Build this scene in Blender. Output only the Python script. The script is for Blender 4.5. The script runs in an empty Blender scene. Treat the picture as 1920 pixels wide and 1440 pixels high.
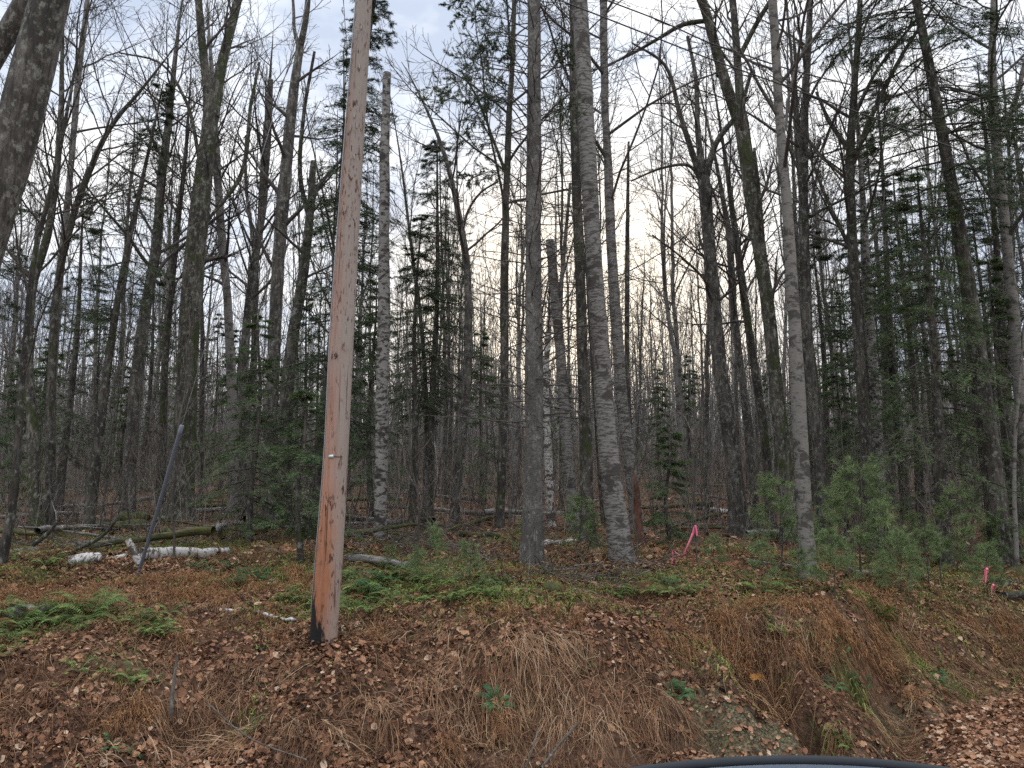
import bpy, math, random
import numpy as np
from mathutils import Vector, Matrix
R = math.radians
rng = np.random.default_rng(7)
random.seed(7)
scene = bpy.context.scene
COL = scene.collection

# ------------------------------------------------------------------ camera
PITCH = R(8.2); FPX = 1450.0
cam_d = bpy.data.cameras.new("camera"); cam = bpy.data.objects.new("camera", cam_d); COL.objects.link(cam)
cam_d.sensor_width = 36; cam_d.lens = FPX / 1920 * 36; cam_d.clip_end = 2000; cam_d.clip_start = 0.05
cam.location = (0, 0, 0); cam.rotation_euler = (R(90) + PITCH, 0, 0)
scene.camera = cam
scene.view_settings.view_transform = 'Standard'; scene.view_settings.look = 'None'
scene.view_settings.exposure = 0.5; scene.view_settings.gamma = 1
scene.cycles.use_denoising = False; scene.cycles.max_bounces = 5; scene.cycles.diffuse_bounces = 3; scene.cycles.glossy_bounces = 2
scene.cycles.transparent_max_bounces = 4

# ------------------------------------------------------------------ world + sun
SUN_EL, SUN_AZ = R(10), R(5.5)          # behind the wood, a little right of centre
w = bpy.data.worlds.new("World"); scene.world = w; w.use_nodes = True
nt = w.node_tree; nt.nodes.clear()
def N(nt, t, **k):
    n = nt.nodes.new(t)
    for a, b in k.items():
        if a.startswith('_'): n.inputs[a[1:].replace('_', ' ')].default_value = b
        else: setattr(n, a, b)
    return n
L = lambda nt, a, b: nt.links.new(a, b)
sky = N(nt, 'ShaderNodeTexSky', sky_type='NISHITA', sun_disc=False, sun_elevation=SUN_EL, sun_rotation=SUN_AZ)
sky.dust_density = 2.5; sky.ozone_density = 1.5
bg_sky = N(nt, 'ShaderNodeBackground'); bg_sky.inputs['Strength'].default_value = 0.12
L(nt, sky.outputs[0], bg_sky.inputs['Color'])
tc = N(nt, 'ShaderNodeTexCoord'); mp = N(nt, 'ShaderNodeMapping'); mp.inputs['Scale'].default_value = (1, 1, 2.6)
L(nt, tc.outputs['Generated'], mp.inputs[0])
no = N(nt, 'ShaderNodeTexNoise'); no.inputs['Scale'].default_value = 2.6; no.inputs['Detail'].default_value = 7; no.inputs['Roughness'].default_value = 0.55
no.inputs['Distortion'].default_value = 0.4
L(nt, mp.outputs[0], no.inputs['Vector'])
rp = N(nt, 'ShaderNodeValToRGB'); e = rp.color_ramp.elements
e[0].position = 0.38; e[0].color = (0.47, 0.54, 0.67, 1); e[1].position = 0.58; e[1].color = (0.97, 0.97, 0.98, 1)
m_ = e.new(0.48); m_.color = (0.72, 0.77, 0.86, 1)
L(nt, no.outputs[0], rp.inputs[0])
# clouds brighten towards the zenith, and warm up round the hidden sun
sx = N(nt, 'ShaderNodeSeparateXYZ'); L(nt, tc.outputs['Generated'], sx.inputs[0])
mr = N(nt, 'ShaderNodeMapRange'); mr.inputs['From Min'].default_value = 0.56; mr.inputs['From Max'].default_value = 1.0
mr.inputs['To Min'].default_value = 0.98; mr.inputs['To Max'].default_value = 3.4
L(nt, sx.outputs['Z'], mr.inputs['Value'])
dot = N(nt, 'ShaderNodeVectorMath', operation='DOT_PRODUCT')
SD = Vector((math.sin(SUN_AZ) * math.cos(SUN_EL), math.cos(SUN_AZ) * math.cos(SUN_EL), math.sin(SUN_EL)))
dot.inputs[1].default_value = SD; L(nt, tc.outputs['Generated'], dot.inputs[0])
mg = N(nt, 'ShaderNodeMapRange', interpolation_type='SMOOTHSTEP'); mg.inputs['From Min'].default_value = 0.94; mg.inputs['From Max'].default_value = 1.0
mg.inputs['To Max'].default_value = 1.0; L(nt, dot.outputs['Value'], mg.inputs['Value'])
warm = N(nt, 'ShaderNodeMix', data_type='RGBA', blend_type='MIX'); warm.inputs['B'].default_value = (1.08, 0.99, 0.85, 1)
L(nt, mg.outputs[0], warm.inputs['Factor']); L(nt, rp.outputs[0], warm.inputs['A'])
bg_c = N(nt, 'ShaderNodeBackground'); L(nt, warm.outputs['Result'], bg_c.inputs['Color']); L(nt, mr.outputs[0], bg_c.inputs['Strength'])
mxs = N(nt, 'ShaderNodeMixShader'); mxs.inputs[0].default_value = 0.95
L(nt, bg_sky.outputs[0], mxs.inputs[1]); L(nt, bg_c.outputs[0], mxs.inputs[2])
wo = N(nt, 'ShaderNodeOutputWorld'); L(nt, mxs.outputs[0], wo.inputs[0])
sl = bpy.data.lights.new("sun", 'SUN'); sl.energy = 0.8; sl.angle = R(14); sl.color = (1, 0.88, 0.72)
so = bpy.data.objects.new("sun", sl); COL.objects.link(so)
so.rotation_euler = (-SD).to_track_quat('-Z', 'Y').to_euler()

# ------------------------------------------------------------------ projection + terrain
CP, SP = math.cos(PITCH), math.sin(PITCH)
def ray(u, v):
    a = (u - 960) / FPX; b = (720 - v) / FPX
    return np.array([a, CP - SP * b, SP + CP * b])
def at(u, v, Y):
    d = ray(u, v); return d * (Y / d[1])
def depth(P): return P[1] * CP + P[2] * SP
_grids = [np.random.default_rng(100 + i).random((256, 256)) * 2 - 1 for i in range(6)]
def vnoise(x, y, s, g):
    x = np.asarray(x, float) * s + 37.3 * g; y = np.asarray(y, float) * s + 91.7 * g
    xi = np.floor(x).astype(int); yi = np.floor(y).astype(int); fx = x - xi; fy = y - yi
    fx = fx * fx * (3 - 2 * fx); fy = fy * fy * (3 - 2 * fy); G = _grids[g % 6]
    a = G[xi & 255, yi & 255]; b = G[(xi + 1) & 255, yi & 255]; c = G[xi & 255, (yi + 1) & 255]; d = G[(xi + 1) & 255, (yi + 1) & 255]
    return (a * (1 - fx) + b * fx) * (1 - fy) + (c * (1 - fx) + d * fx) * fy
def sst(a, b, x):
    t = np.clip((x - a) / (b - a), 0, 1); return t * t * (3 - 2 * t)
Z_LOW = -2.4
PITS = [(2.75, 7.75, .14, .16, .34), (3.15, 8.45, .12, .14, .3), (3.75, 8.6, .16, .13, .3), (4.15, 8.9, .12, .2, .3), (1.0, 7.0, .2, .14, .2), (-.35, 6.7, .22, .12, .2), (-1.6, 6.3, .2, .15, .18), (.35, 7.5, .14, .1, .2), (4.9, 9.9, .2, .14, .25), (5.9, 10.9, .25, .15, .25), (-2.3, 6.9, .2, .12, .16), (1.75, 7.3, .12, .2, .25)]
XT = [-60, -12, -4, 0, 2, 3.4, 5.1, 7, 12, 20, 80]
YT = [8, 8.0, 7.9, 8.2, 8.8, 9.5, 10.9, 12, 15.5, 21, 60]
YF = [2.5, 3.2, 4.2, 6.2, 6.6, 7.3, 9.1, 10.3, 13.4, 18.5, 57]
def gz(x, y, rough=True):
    x = np.asarray(x, float); y = np.asarray(y, float)
    zu = np.interp(y, [-60, 8, 12, 17, 25, 35, 60, 100, 140, 200, 400], [-1.42, -1.42, -1.05, -0.83, -0.52, 0.0, 1.8, 6.5, 13, 17, 18])
    zu = zu - 0.45 * sst(3, 8, x) * (1 - sst(20, 34, y))
    yt = np.interp(x, XT, YT) + 0.35 * vnoise(x, 0 * x, 0.9, 1); yf = np.interp(x, XT, YF) + 0.2 * vnoise(x, 0 * x, 0.8, 2)
    t = np.clip((y - yf) / (yt - yf), 0, 1); s = 0.45 * t + 0.55 * t * t * (3 - 2 * t)
    z = Z_LOW + (zu - Z_LOW) * s
    # washed-out gully in the bank
    gx = np.interp(y, [6.8, 8.8], [3.15, 2.35]); g = np.exp(-((x - gx) / 0.22) ** 2) * sst(6.4, 7.2, y) * (1 - sst(8.6, 9.1, y))
    z = z - 0.42 * g * (.75 + .45 * vnoise(x, y, 2.6, 5))
    z = z + 4 * t * (1 - t) * (.13 * vnoise(x, y, 2.2, 5) + .07 * vnoise(x, y, 4.6, 1)) * sst(-1, 2, x)
    gx2 = np.interp(y, [7.0, 10.2], [3.5, 4.6]); g2 = np.exp(-((x - gx2) / 0.25) ** 2) * sst(7.0, 7.6, y) * (1 - sst(9.6, 10.4, y))
    z = z - 0.25 * g2
    z = z - 0.38 * np.exp(-((x - 2.46) / 0.16) ** 2 - ((y - 8.05) / 0.22) ** 2) - 0.22 * np.exp(-((x + 3.05) / 0.3) ** 2 - ((y - 5.3) / 0.25) ** 2)
    for px_, py_, rx_, ry_, dp_ in PITS: z = z - dp_ * np.exp(-((x - px_) / rx_) ** 2 - ((y - py_) / ry_) ** 2)
    if rough:
        rr = 0.15 + 0.85 * np.clip(t * 1.6, 0, 1)
        z = z + rr * (0.11 * vnoise(x, y, 0.45, 0) + 0.10 * vnoise(x, y, 1.3, 1) + 0.055 * vnoise(x, y, 3.3, 2) + 0.015 * vnoise(x, y, 8, 3))
        z = z + 0.35 * vnoise(x, y, 0.12, 4) * sst(14, 30, y) + 0.8 * vnoise(x, y, 0.04, 5) * sst(30, 70, y)
    return z
def pit_depth(x, y, unit=False):
    r = np.zeros(np.shape(x))
    for px_, py_, rx_, ry_, dp_ in PITS: r = r + (1 if unit else dp_) * np.exp(-((x - px_) / rx_) ** 2 - ((y - py_) / ry_) ** 2)
    return r
def slope(x, y):
    e = 0.12
    return (gz(x + e, y) - gz(x - e, y)) / (2 * e), (gz(x, y + e) - gz(x, y - e)) / (2 * e)
def gp(u, v):
    d = ray(u, v); ts = np.linspace(2, 70, 1400)
    P = d[None] * ts[:, None]; below = P[:, 2] < gz(P[:, 0], P[:, 1])
    i = int(np.argmax(below)) if below.any() else len(ts) - 1
    p = P[i].copy(); p[2] = float(gz(p[0], p[1])); return p

for a_ in [(1415, 1240, .15, .12, .5), (1458, 1290, .15, .12, .45), (1530, 1225, .1, .1, .4), (1592, 1290, .12, .12, .4), (330, 1370, .2, .1, .22), (900, 1385, .15, .1, .22), (1250, 1390, .2, .1, .25), (1518, 1400, .12, .15, .4), (1092, 1250, .1, .08, .2), (700, 1400, .2, .1, .2), (1680, 1230, .15, .1, .25)]:
    p_ = gp(a_[0], a_[1]); PITS.append((p_[0], p_[1] + .04, a_[2], a_[3] * 1.1, a_[4] * 1.6))

# ------------------------------------------------------------------ mesh tools
def mesh_from(name, V, quads=None, tris=None, rnd=None, smooth=True, extra=None):
    me = bpy.data.meshes.new(name); V = np.ascontiguousarray(V, np.float32).reshape(-1, 3)
    q = np.zeros((0, 4), np.int32) if quads is None else np.asarray(quads, np.int32).reshape(-1, 4)
    t = np.zeros((0, 3), np.int32) if tris is None else np.asarray(tris, np.int32).reshape(-1, 3)
    me.vertices.add(len(V)); me.vertices.foreach_set('co', V.ravel())
    nl = q.size + t.size; me.loops.add(nl); me.loops.foreach_set('vertex_index', np.concatenate([q.ravel(), t.ravel()]))
    me.polygons.add(len(q) + len(t))
    st = np.concatenate([np.arange(len(q)) * 4, q.size + np.arange(len(t)) * 3]).astype(np.int32)
    me.polygons.foreach_set('loop_start', st)
    if smooth: me.polygons.foreach_set('use_smooth', np.ones(len(q) + len(t), bool))
    me.update(calc_edges=True)
    if rnd is not None:
        a = me.attributes.new('rnd', 'FLOAT', 'POINT'); a.data.foreach_set('value', np.ascontiguousarray(rnd, np.float32))
    for k, val in (extra or {}).items():
        a = me.attributes.new(k, 'FLOAT', 'POINT'); a.data.foreach_set('value', np.ascontiguousarray(val, np.float32))
    return me
class Geo:
    def __init__(s): s.V = []; s.Q = []; s.T = []; s.A = []; s.n = 0
    def add(s, V, Q=None, T=None, rnd=None):
        V = np.asarray(V, float).reshape(-1, 3)
        if Q is not None and len(Q): s.Q.append(np.asarray(Q).reshape(-1, 4) + s.n)
        if T is not None and len(T): s.T.append(np.asarray(T).reshape(-1, 3) + s.n)
        s.A.append(np.zeros(len(V)) if rnd is None else np.broadcast_to(rnd, (len(V),))); s.V.append(V); s.n += len(V)
    def tubes(s, P, Rr, sides=4, rnd=None):
        """P (B,n,3), Rr (B,n): a tube along every polyline"""
        P = np.asarray(P, float); Rr = np.asarray(Rr, float)
        if P.ndim == 2: P = P[None]; Rr = Rr[None]
        B, n = P.shape[:2]
        if B == 0: return
        T = np.gradient(P, axis=1); T /= np.linalg.norm(T, axis=2, keepdims=True) + 1e-9
        mean = T.mean(1); ref = np.where(np.abs(mean[:, 2:3]) > 0.6, np.array([[1., 0, 0]]), np.array([[0, 0, 1.]]))[:, None]
        U = np.cross(T, ref); U /= np.linalg.norm(U, axis=2, keepdims=True) + 1e-9; W = np.cross(T, U)
        a = np.arange(sides) * 2 * math.pi / sides
        V = P[:, :, None] + Rr[:, :, None, None] * (U[:, :, None] * np.cos(a)[None, None, :, None] + W[:, :, None] * np.sin(a)[None, None, :, None])
        i = np.arange(n - 1)[:, None] * sides; j = np.arange(sides)[None]; j2 = (j + 1) % sides
        q = np.stack([i + j, i + j2, i + sides + j2, i + sides + j], -1).reshape(-1, 4)
        Q = (q[None] + (np.arange(B) * n * sides)[:, None, None]).reshape(-1, 4)
        if rnd is None: r = np.zeros(B)
        else: r = np.broadcast_to(rnd, (B,))
        s.add(V.reshape(-1, 3), Q, rnd=np.repeat(r, n * sides))
    def ribbons(s, P, Wd, side=None, rnd=None):
        """P (B,n,3) centre lines, Wd (B,n) half widths"""
        P = np.asarray(P, float); B, n = P.shape[:2]
        if B == 0: return
        T = P[:, -1] - P[:, 0]
        if side is None: side = np.random.default_rng(B).normal(size=(B, 3))
        S = np.cross(T, side); S /= np.linalg.norm(S, axis=1, keepdims=True) + 1e-9
        Wd = np.broadcast_to(Wd, (B, n))
        V = np.stack([P - S[:, None] * Wd[..., None], P + S[:, None] * Wd[..., None]], 2)
        i = np.arange(n - 1) * 2; q = np.stack([i, i + 1, i + 3, i + 2], -1)
        Q = (q[None] + (np.arange(B) * n * 2)[:, None, None]).reshape(-1, 4)
        r = np.zeros(B) if rnd is None else np.broadcast_to(rnd, (B,))
        s.add(V.reshape(-1, 3), Q, rnd=np.repeat(r, n * 2))
    def inst(s, TV, TT, loc, M, rnd):
        """copies of a template (k,3)/(f,3) with matrices M (N,3,3)"""
        TV = np.asarray(TV, float); N_, k = len(loc), len(TV)
        V = np.einsum('nij,kj->nki', M, TV) + loc[:, None]
        T = (np.asarray(TT)[None] + (np.arange(N_) * k)[:, None, None]).reshape(-1, 3)
        s.add(V.reshape(-1, 3), None, T, np.repeat(rnd, k))
    def mesh(s, name, mat, smooth=True):
        V = np.concatenate(s.V); Q = np.concatenate(s.Q) if s.Q else None; T = np.concatenate(s.T) if s.T else None
        me = mesh_from(name, V, Q, T, np.concatenate(s.A), smooth)
        if mat: me.materials.append(mat)
        return me
def link(name, me, parent=None, loc=None):
    o = bpy.data.objects.new(name, me); COL.objects.link(o)
    if parent is not None: o.parent = parent
    if loc is not None: o.location = loc
    return o
def tag(o, label=None, cat=None, group=None, kind=None):
    if label: o['label'] = label
    if cat: o['category'] = cat
    if group: o['group'] = group
    if kind: o['kind'] = kind
    return o
def empty(name, loc=(0, 0, 0), rz=0):
    o = bpy.data.objects.new(name, None); COL.objects.link(o); o.location = loc; o.rotation_euler = (0, 0, rz); o.empty_display_size = 0.2
    return o
def copy_tree(o, loc, rz=0, sc=1, tilt=(0, 0), label=None):
    r = o.copy(); COL.objects.link(r); r.location = loc; r.rotation_euler = (tilt[0], tilt[1], rz); r.scale = (sc, sc, sc) if not isinstance(sc, tuple) else sc
    if label: r['label'] = label
    for ch in [c for c in o.children]:
        c = ch.copy(); COL.objects.link(c); c.parent = r
    return r
def nrm(v): return v / (np.linalg.norm(v, axis=-1, keepdims=True) + 1e-9)
def rotm(rg, n, tilt, nx=0, ny=0):
    """random heading, tilted normal: (n,3,3)"""
    a = rg.random(n) * 2 * math.pi
    N3 = nrm(np.stack([-nx + rg.normal(size=n) * tilt, -ny + rg.normal(size=n) * tilt, np.ones(n)], 1))
    X = np.stack([np.cos(a), np.sin(a), np.zeros(n)], 1); X = nrm(X - N3 * (X * N3).sum(1, keepdims=True)); Y = np.cross(N3, X)
    return np.stack([X, Y, N3], 2)

# ------------------------------------------------------------------ materials
def mat_new(name, rough=0.9, spec=0.2):
    m = bpy.data.materials.new(name); m.use_nodes = True; b = m.node_tree.nodes['Principled BSDF']
    b.inputs['Roughness'].default_value = rough; b.inputs['Specular IOR Level'].default_value = spec
    return m, m.node_tree, b
def ramp(nt, src, stops):
    r = N(nt, 'ShaderNodeValToRGB'); el = r.color_ramp.elements
    while len(el) < len(stops): el.new(0.5)
    for x, (p, c) in zip(el, stops): x.position = p; x.color = (*c, 1) if len(c) == 3 else c
    L(nt, src, r.inputs[0]); return r.outputs[0]
def coords(nt, scale, rnd=True, kind='Object'):
    t = N(nt, 'ShaderNodeTexCoord'); src = t.outputs[kind]
    if rnd:
        oi = N(nt, 'ShaderNodeObjectInfo'); mu = N(nt, 'ShaderNodeVectorMath', operation='SCALE'); mu.inputs[0].default_value = (37, 53, 71)
        L(nt, oi.outputs['Random'], mu.inputs['Scale']); ad = N(nt, 'ShaderNodeVectorMath', operation='ADD'); L(nt, src, ad.inputs[0]); L(nt, mu.outputs[0], ad.inputs[1]); src = ad.outputs[0]
    m = N(nt, 'ShaderNodeMapping'); m.inputs['Scale'].default_value = scale; L(nt, src, m.inputs[0]); return m.outputs[0]
def noise(nt, vec, scale=1, detail=5, rough=0.6, dist=0):
    n = N(nt, 'ShaderNodeTexNoise'); n.inputs['Scale'].default_value = scale; n.inputs['Detail'].default_value = detail
    n.inputs['Roughness'].default_value = rough; n.inputs['Distortion'].default_value = dist; L(nt, vec, n.inputs['Vector']); return n.outputs[0]
def mixc(nt, fac, a, b):
    m = N(nt, 'ShaderNodeMix', data_type='RGBA')
    for k, v in (('Factor', fac), ('A', a), ('B', b)):
        if isinstance(v, (float, int)): m.inputs[k].default_value = v
        elif isinstance(v, tuple): m.inputs[k].default_value = (*v, 1)
        else: L(nt, v, m.inputs[k])
    return m.outputs['Result']
def bump(nt, b, h, s=0.5, d=0.02):
    n = N(nt, 'ShaderNodeBump'); n.inputs['Strength'].default_value = s; n.inputs['Distance'].default_value = d; L(nt, h, n.inputs['Height']); L(nt, n.outputs[0], b.inputs['Normal'])
W0, W1 = (0, 0, 0), (1, 1, 1)
def mult(nt, a, b):
    m = N(nt, 'ShaderNodeMath', operation='MULTIPLY'); L(nt, a, m.inputs[0])
    if isinstance(b, (int, float)): m.inputs[1].default_value = b
    else: L(nt, b, m.inputs[1])
    return m.outputs[0]
def bark(name, dark, light, sc=(9, 9, 1.6), lich=(0.22, 0.23, 0.19), lamt=0.5, moss=0.0, b=0.9, fine=1):
    m, nt, p = mat_new(name)
    c = coords(nt, sc); n1 = noise(nt, c, 2.2, 7, 0.68, 0.4)
    col = ramp(nt, n1, [(0.36, dark), (0.62, light)])
    n4 = noise(nt, coords(nt, (1, 1, .55)), 2.1, 6, .7); col = mixc(nt, ramp(nt, n4, [(.44, (.75, .75, .75)), (.60, W0)]), col, tuple(x * .8 for x in dark))
    c2 = coords(nt, (1, 1, 0.7)); n2 = noise(nt, c2, 11, 7, 0.72)
    lf = ramp(nt, n2, [(0.62 - 0.2 * lamt, W0), (0.72 - 0.2 * lamt, W1)])
    col = mixc(nt, mult(nt, lf, 0.75), col, lich)
    if moss:
        n3 = noise(nt, coords(nt, (1, 1, 0.5)), 2.3, 6, 0.7)
        col = mixc(nt, ramp(nt, n3, [(0.62 - 0.25 * moss, W0), (0.7 - 0.25 * moss, W1)]), col, (0.045, 0.055, 0.022))
    L(nt, col, p.inputs['Base Color']); bump(nt, p, n1, b, 0.045); return m
def birch(name, base, dark, streak=0.5, patch=0.3, zs=26):
    m, nt, p = mat_new(name, 0.75)
    c = coords(nt, (4.5, 4.5, zs)); n1 = noise(nt, c, 1.7, 6, 0.68, 0.5)
    n0 = noise(nt, coords(nt, (1, 1, 1)), 7, 6, 0.7)
    col = mixc(nt, n0, tuple(x * 0.72 for x in base), tuple(min(1, x * 1.2) for x in base))
    col = mixc(nt, ramp(nt, n1, [(0.64 - 0.2 * streak, W0), (0.70 - 0.2 * streak, W1)]), col, dark)
    n2 = noise(nt, coords(nt, (1.6, 1.6, 2.6)), 1.7, 6, 0.72, 0.5)
    col = mixc(nt, ramp(nt, n2, [(0.66 - 0.3 * patch, W0), (0.71 - 0.3 * patch, W1)]), col, tuple(x * 0.8 for x in dark))
    L(nt, col, p.inputs['Base Color']); bump(nt, p, n1, 0.5, 0.012); return m
M = {}
M['dark'] = bark('dark_furrowed_bark', (0.03, 0.027, 0.023), (0.14, 0.125, 0.105), lich=(0.27, 0.27, 0.23), lamt=0.42, moss=0.3)
M['maple'] = bark('lichened_maple_bark', (0.045, 0.04, 0.034), (0.17, 0.155, 0.135), sc=(8, 8, 1.2), lich=(0.27, 0.27, 0.23), lamt=0.5)
M['mossy'] = bark('mossy_bark', (0.035, 0.031, 0.026), (0.16, 0.145, 0.12), lich=(0.27, 0.28, 0.22), lamt=0.5, moss=0.45)
M['spruce'] = bark('grey_spruce_bark', (0.085, 0.078, 0.07), (0.20, 0.188, 0.17), sc=(15, 15, 9), lich=(0.29, 0.29, 0.27), lamt=0.35, b=0.7)
M['greybirch'] = birch('silver_birch_bark', (0.20, 0.19, 0.175), (0.07, 0.062, 0.054), 0.72, 0.42, 21)
M['bandbirch'] = birch('banded_birch_bark', (0.235, 0.225, 0.205), (0.05, 0.043, 0.038), 0.72, 0.38, 9)
M['smooth'] = birch('smooth_grey_bark', (0.18, 0.168, 0.15), (0.075, 0.068, 0.058), 0.45, 0.45, 14)
M['white'] = birch('white_birch_bark', (0.47, 0.45, 0.42), (0.10, 0.085, 0.07), 0.6, 0.5, 10)
M['bgtwig'] = bark('pale_twig_bark', (0.09, 0.082, 0.072), (0.21, 0.19, 0.165), lamt=0.2, b=0.2)
M['twig'] = bark('twig_bark', (0.055, 0.048, 0.042), (0.13, 0.115, 0.10), lamt=0.2, b=0.2)
M['twigred'] = bark('reddish_twig_bark', (0.08, 0.06, 0.05), (0.17, 0.135, 0.115), lamt=0.2, b=0.2)
M['deadtwig'] = bark('dead_twig_bark', (0.045, 0.038, 0.03), (0.20, 0.175, 0.15), lich=(0.30, 0.30, 0.27), lamt=0.3, b=0.3)
M['mosslog'] = bark('mossy_log_bark', (0.06, 0.045, 0.03), (0.17, 0.13, 0.09), lich=(0.09, 0.10, 0.02), lamt=1.0, moss=0.55)
M['greylog'] = bark('weathered_log_bark', (0.10, 0.09, 0.078), (0.30, 0.28, 0.25), lich=(0.36, 0.36, 0.33), lamt=0.5)
M['rot'] = bark('rotten_red_wood', (0.08, 0.04, 0.028), (0.24, 0.115, 0.08), lamt=0.3)
def attr_mat(name, stops, rough=0.85, attr='rnd', trans=0.0, vary=0.25, sc=9, spec=0.2):
    m, nt, p = mat_new(name, rough, spec); a = N(nt, 'ShaderNodeAttribute', attribute_name=attr)
    col = ramp(nt, a.outputs['Fac'], stops)
    n = noise(nt, coords(nt, (1, 1, 1), rnd=False), sc, 4, 0.6)
    hs = N(nt, 'ShaderNodeHueSaturation'); mrg = N(nt, 'ShaderNodeMapRange'); mrg.inputs['To Min'].default_value = 1 - vary * 1.6; mrg.inputs['To Max'].default_value = 1 + vary * 1.6
    mrg.inputs['From Min'].default_value = 0.25; mrg.inputs['From Max'].default_value = 0.75
    L(nt, n, mrg.inputs['Value']); L(nt, mrg.outputs[0], hs.inputs['Value']); L(nt, col, hs.inputs['Color'])
    L(nt, hs.outputs[0], p.inputs['Base Color'])
    if trans:
        tr = N(nt, 'ShaderNodeBsdfTranslucent'); L(nt, hs.outputs[0], tr.inputs['Color']); mx = N(nt, 'ShaderNodeMixShader'); mx.inputs[0].default_value = trans
        L(nt, p.outputs[0], mx.inputs[1]); L(nt, tr.outputs[0], mx.inputs[2]); L(nt, mx.outputs[0], nt.nodes['Material Output'].inputs[0])
    return m
M['leaf'] = attr_mat('dead_leaves', [(0.0, (0.035, 0.018, 0.011)), (0.25, (0.12, 0.056, 0.03)), (0.5, (0.235, 0.115, 0.062)), (0.72, (0.33, 0.18, 0.107)), (0.86, (0.42, 0.235, 0.125)), (0.99, (0.50, 0.36, 0.25))], 0.7, trans=0.15)
M['straw'] = attr_mat('dead_grass', [(0.0, (0.04, 0.021, 0.012)), (0.35, (0.125, 0.064, 0.034)), (0.6, (0.225, 0.12, 0.062)), (0.85, (0.29, 0.185, 0.105)), (1.0, (0.43, 0.32, 0.21))], 0.8, trans=0.1)
M['rust'] = attr_mat('rusty_fern', [(0.0, (0.11, 0.048, 0.022)), (0.5, (0.25, 0.125, 0.055)), (1.0, (0.38, 0.23, 0.11))], 0.85, trans=0.15)
M['fern'] = attr_mat('green_fern', [(0.0, (0.16, 0.085, 0.03)), (0.16, (0.12, 0.10, 0.03)), (0.3, (0.05, 0.095, 0.025)), (0.6, (0.115, 0.18, 0.045)), (1.0, (0.22, 0.28, 0.08))], 0.6, trans=0.2)
M['fernd'] = attr_mat('dark_fern', [(0.0, (0.025, 0.08, 0.03)), (1.0, (0.075, 0.17, 0.055))], 0.55, trans=0.15)
M['moss'] = attr_mat('moss', [(0.0, (0.07, 0.10, 0.022)), (0.5, (0.17, 0.20, 0.045)), (1.0, (0.29, 0.28, 0.08))], 0.95, trans=0.1)
M['needle'] = attr_mat('fir_needles', [(0.0, (0.028, 0.042, 0.021)), (0.5, (0.056, 0.078, 0.038)), (1.0, (0.09, 0.115, 0.06))], 0.6, trans=0.15)
M['needle2'] = attr_mat('hemlock_needles', [(0.0, (0.05, 0.072, 0.034)), (0.5, (0.09, 0.13, 0.055)), (1.0, (0.145, 0.185, 0.085))], 0.6, trans=0.2)
M['pine'] = attr_mat('pine_needles', [(0.0, (0.07, 0.105, 0.045)), (0.5, (0.155, 0.215, 0.09)), (1.0, (0.26, 0.31, 0.14))], 0.6, trans=0.25)
M['wood'] = bark('cut_wood', (0.30, 0.22, 0.14), (0.48, 0.38, 0.27), lamt=0)
def simple(name, c, rough=0.5, metal=0, spec=0.5):
    m, nt, p = mat_new(name, rough, spec); n = noise(nt, coords(nt, (1, 1, 1), rnd=False), 14, 4)
    L(nt, mixc(nt, n, tuple(x * 0.85 for x in c), tuple(min(1, x * 1.12) for x in c)), p.inputs['Base Color']); p.inputs['Metallic'].default_value = metal; return m
M['ribbon'] = simple('pink_ribbon', (0.72, 0.16, 0.25), 0.5)
M['plastic'] = simple('grey_plastic', (0.12, 0.13, 0.16), 0.5)
M['steel'] = simple('galvanized_steel', (0.35, 0.36, 0.38), 0.45, 0.8)
M['tagm'] = simple('aluminium_tag', (0.42, 0.50, 0.50), 0.4, 0.4)
M['cable'] = simple('black_cable', (0.03, 0.03, 0.03), 0.6)
M['ink'] = simple('dark_paint', (0.02, 0.012, 0.012), 0.8)

# ground material: soil, matted brown litter, mossy greens where the plants are
def ground_mat():
    m, nt, p = mat_new('forest_floor', 0.95, 0.1)
    c = coords(nt, (1, 1, 1), rnd=False); n1 = noise(nt, c, 14, 8, 0.75); n2 = noise(nt, c, 1.1, 5, 0.6); n3 = noise(nt, c, 45, 4, 0.6)
    col = ramp(nt, n1, [(0.33, (0.035, 0.02, 0.013)), (0.5, (0.11, 0.062, 0.04)), (0.66, (0.22, 0.135, 0.09))])
    c2 = ramp(nt, n1, [(0.35, (0.03, 0.028, 0.014)), (0.62, (0.13, 0.12, 0.05))])
    col = mixc(nt, ramp(nt, n2, [(0.52, W0), (0.68, (0.7, 0.7, 0.7))]), col, c2)
    a = N(nt, 'ShaderNodeAttribute', attribute_name='green')
    g = ramp(nt, n1, [(0.35, (0.025, 0.04, 0.012)), (0.65, (0.10, 0.14, 0.035))])
    col = mixc(nt, a.outputs['Fac'], col, g)
    a2 = N(nt, 'ShaderNodeAttribute', attribute_name='soil')
    s = ramp(nt, n3, [(0.35, (0.03, 0.025, 0.015)), (0.55, (0.13, 0.112, 0.066)), (0.68, (0.23, 0.205, 0.13))])
    col = mixc(nt, a2.outputs['Fac'], col, s)
    L(nt, col, p.inputs['Base Color']); bump(nt, p, n1, 0.8, 0.05); return m
M['ground'] = ground_mat()

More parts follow.
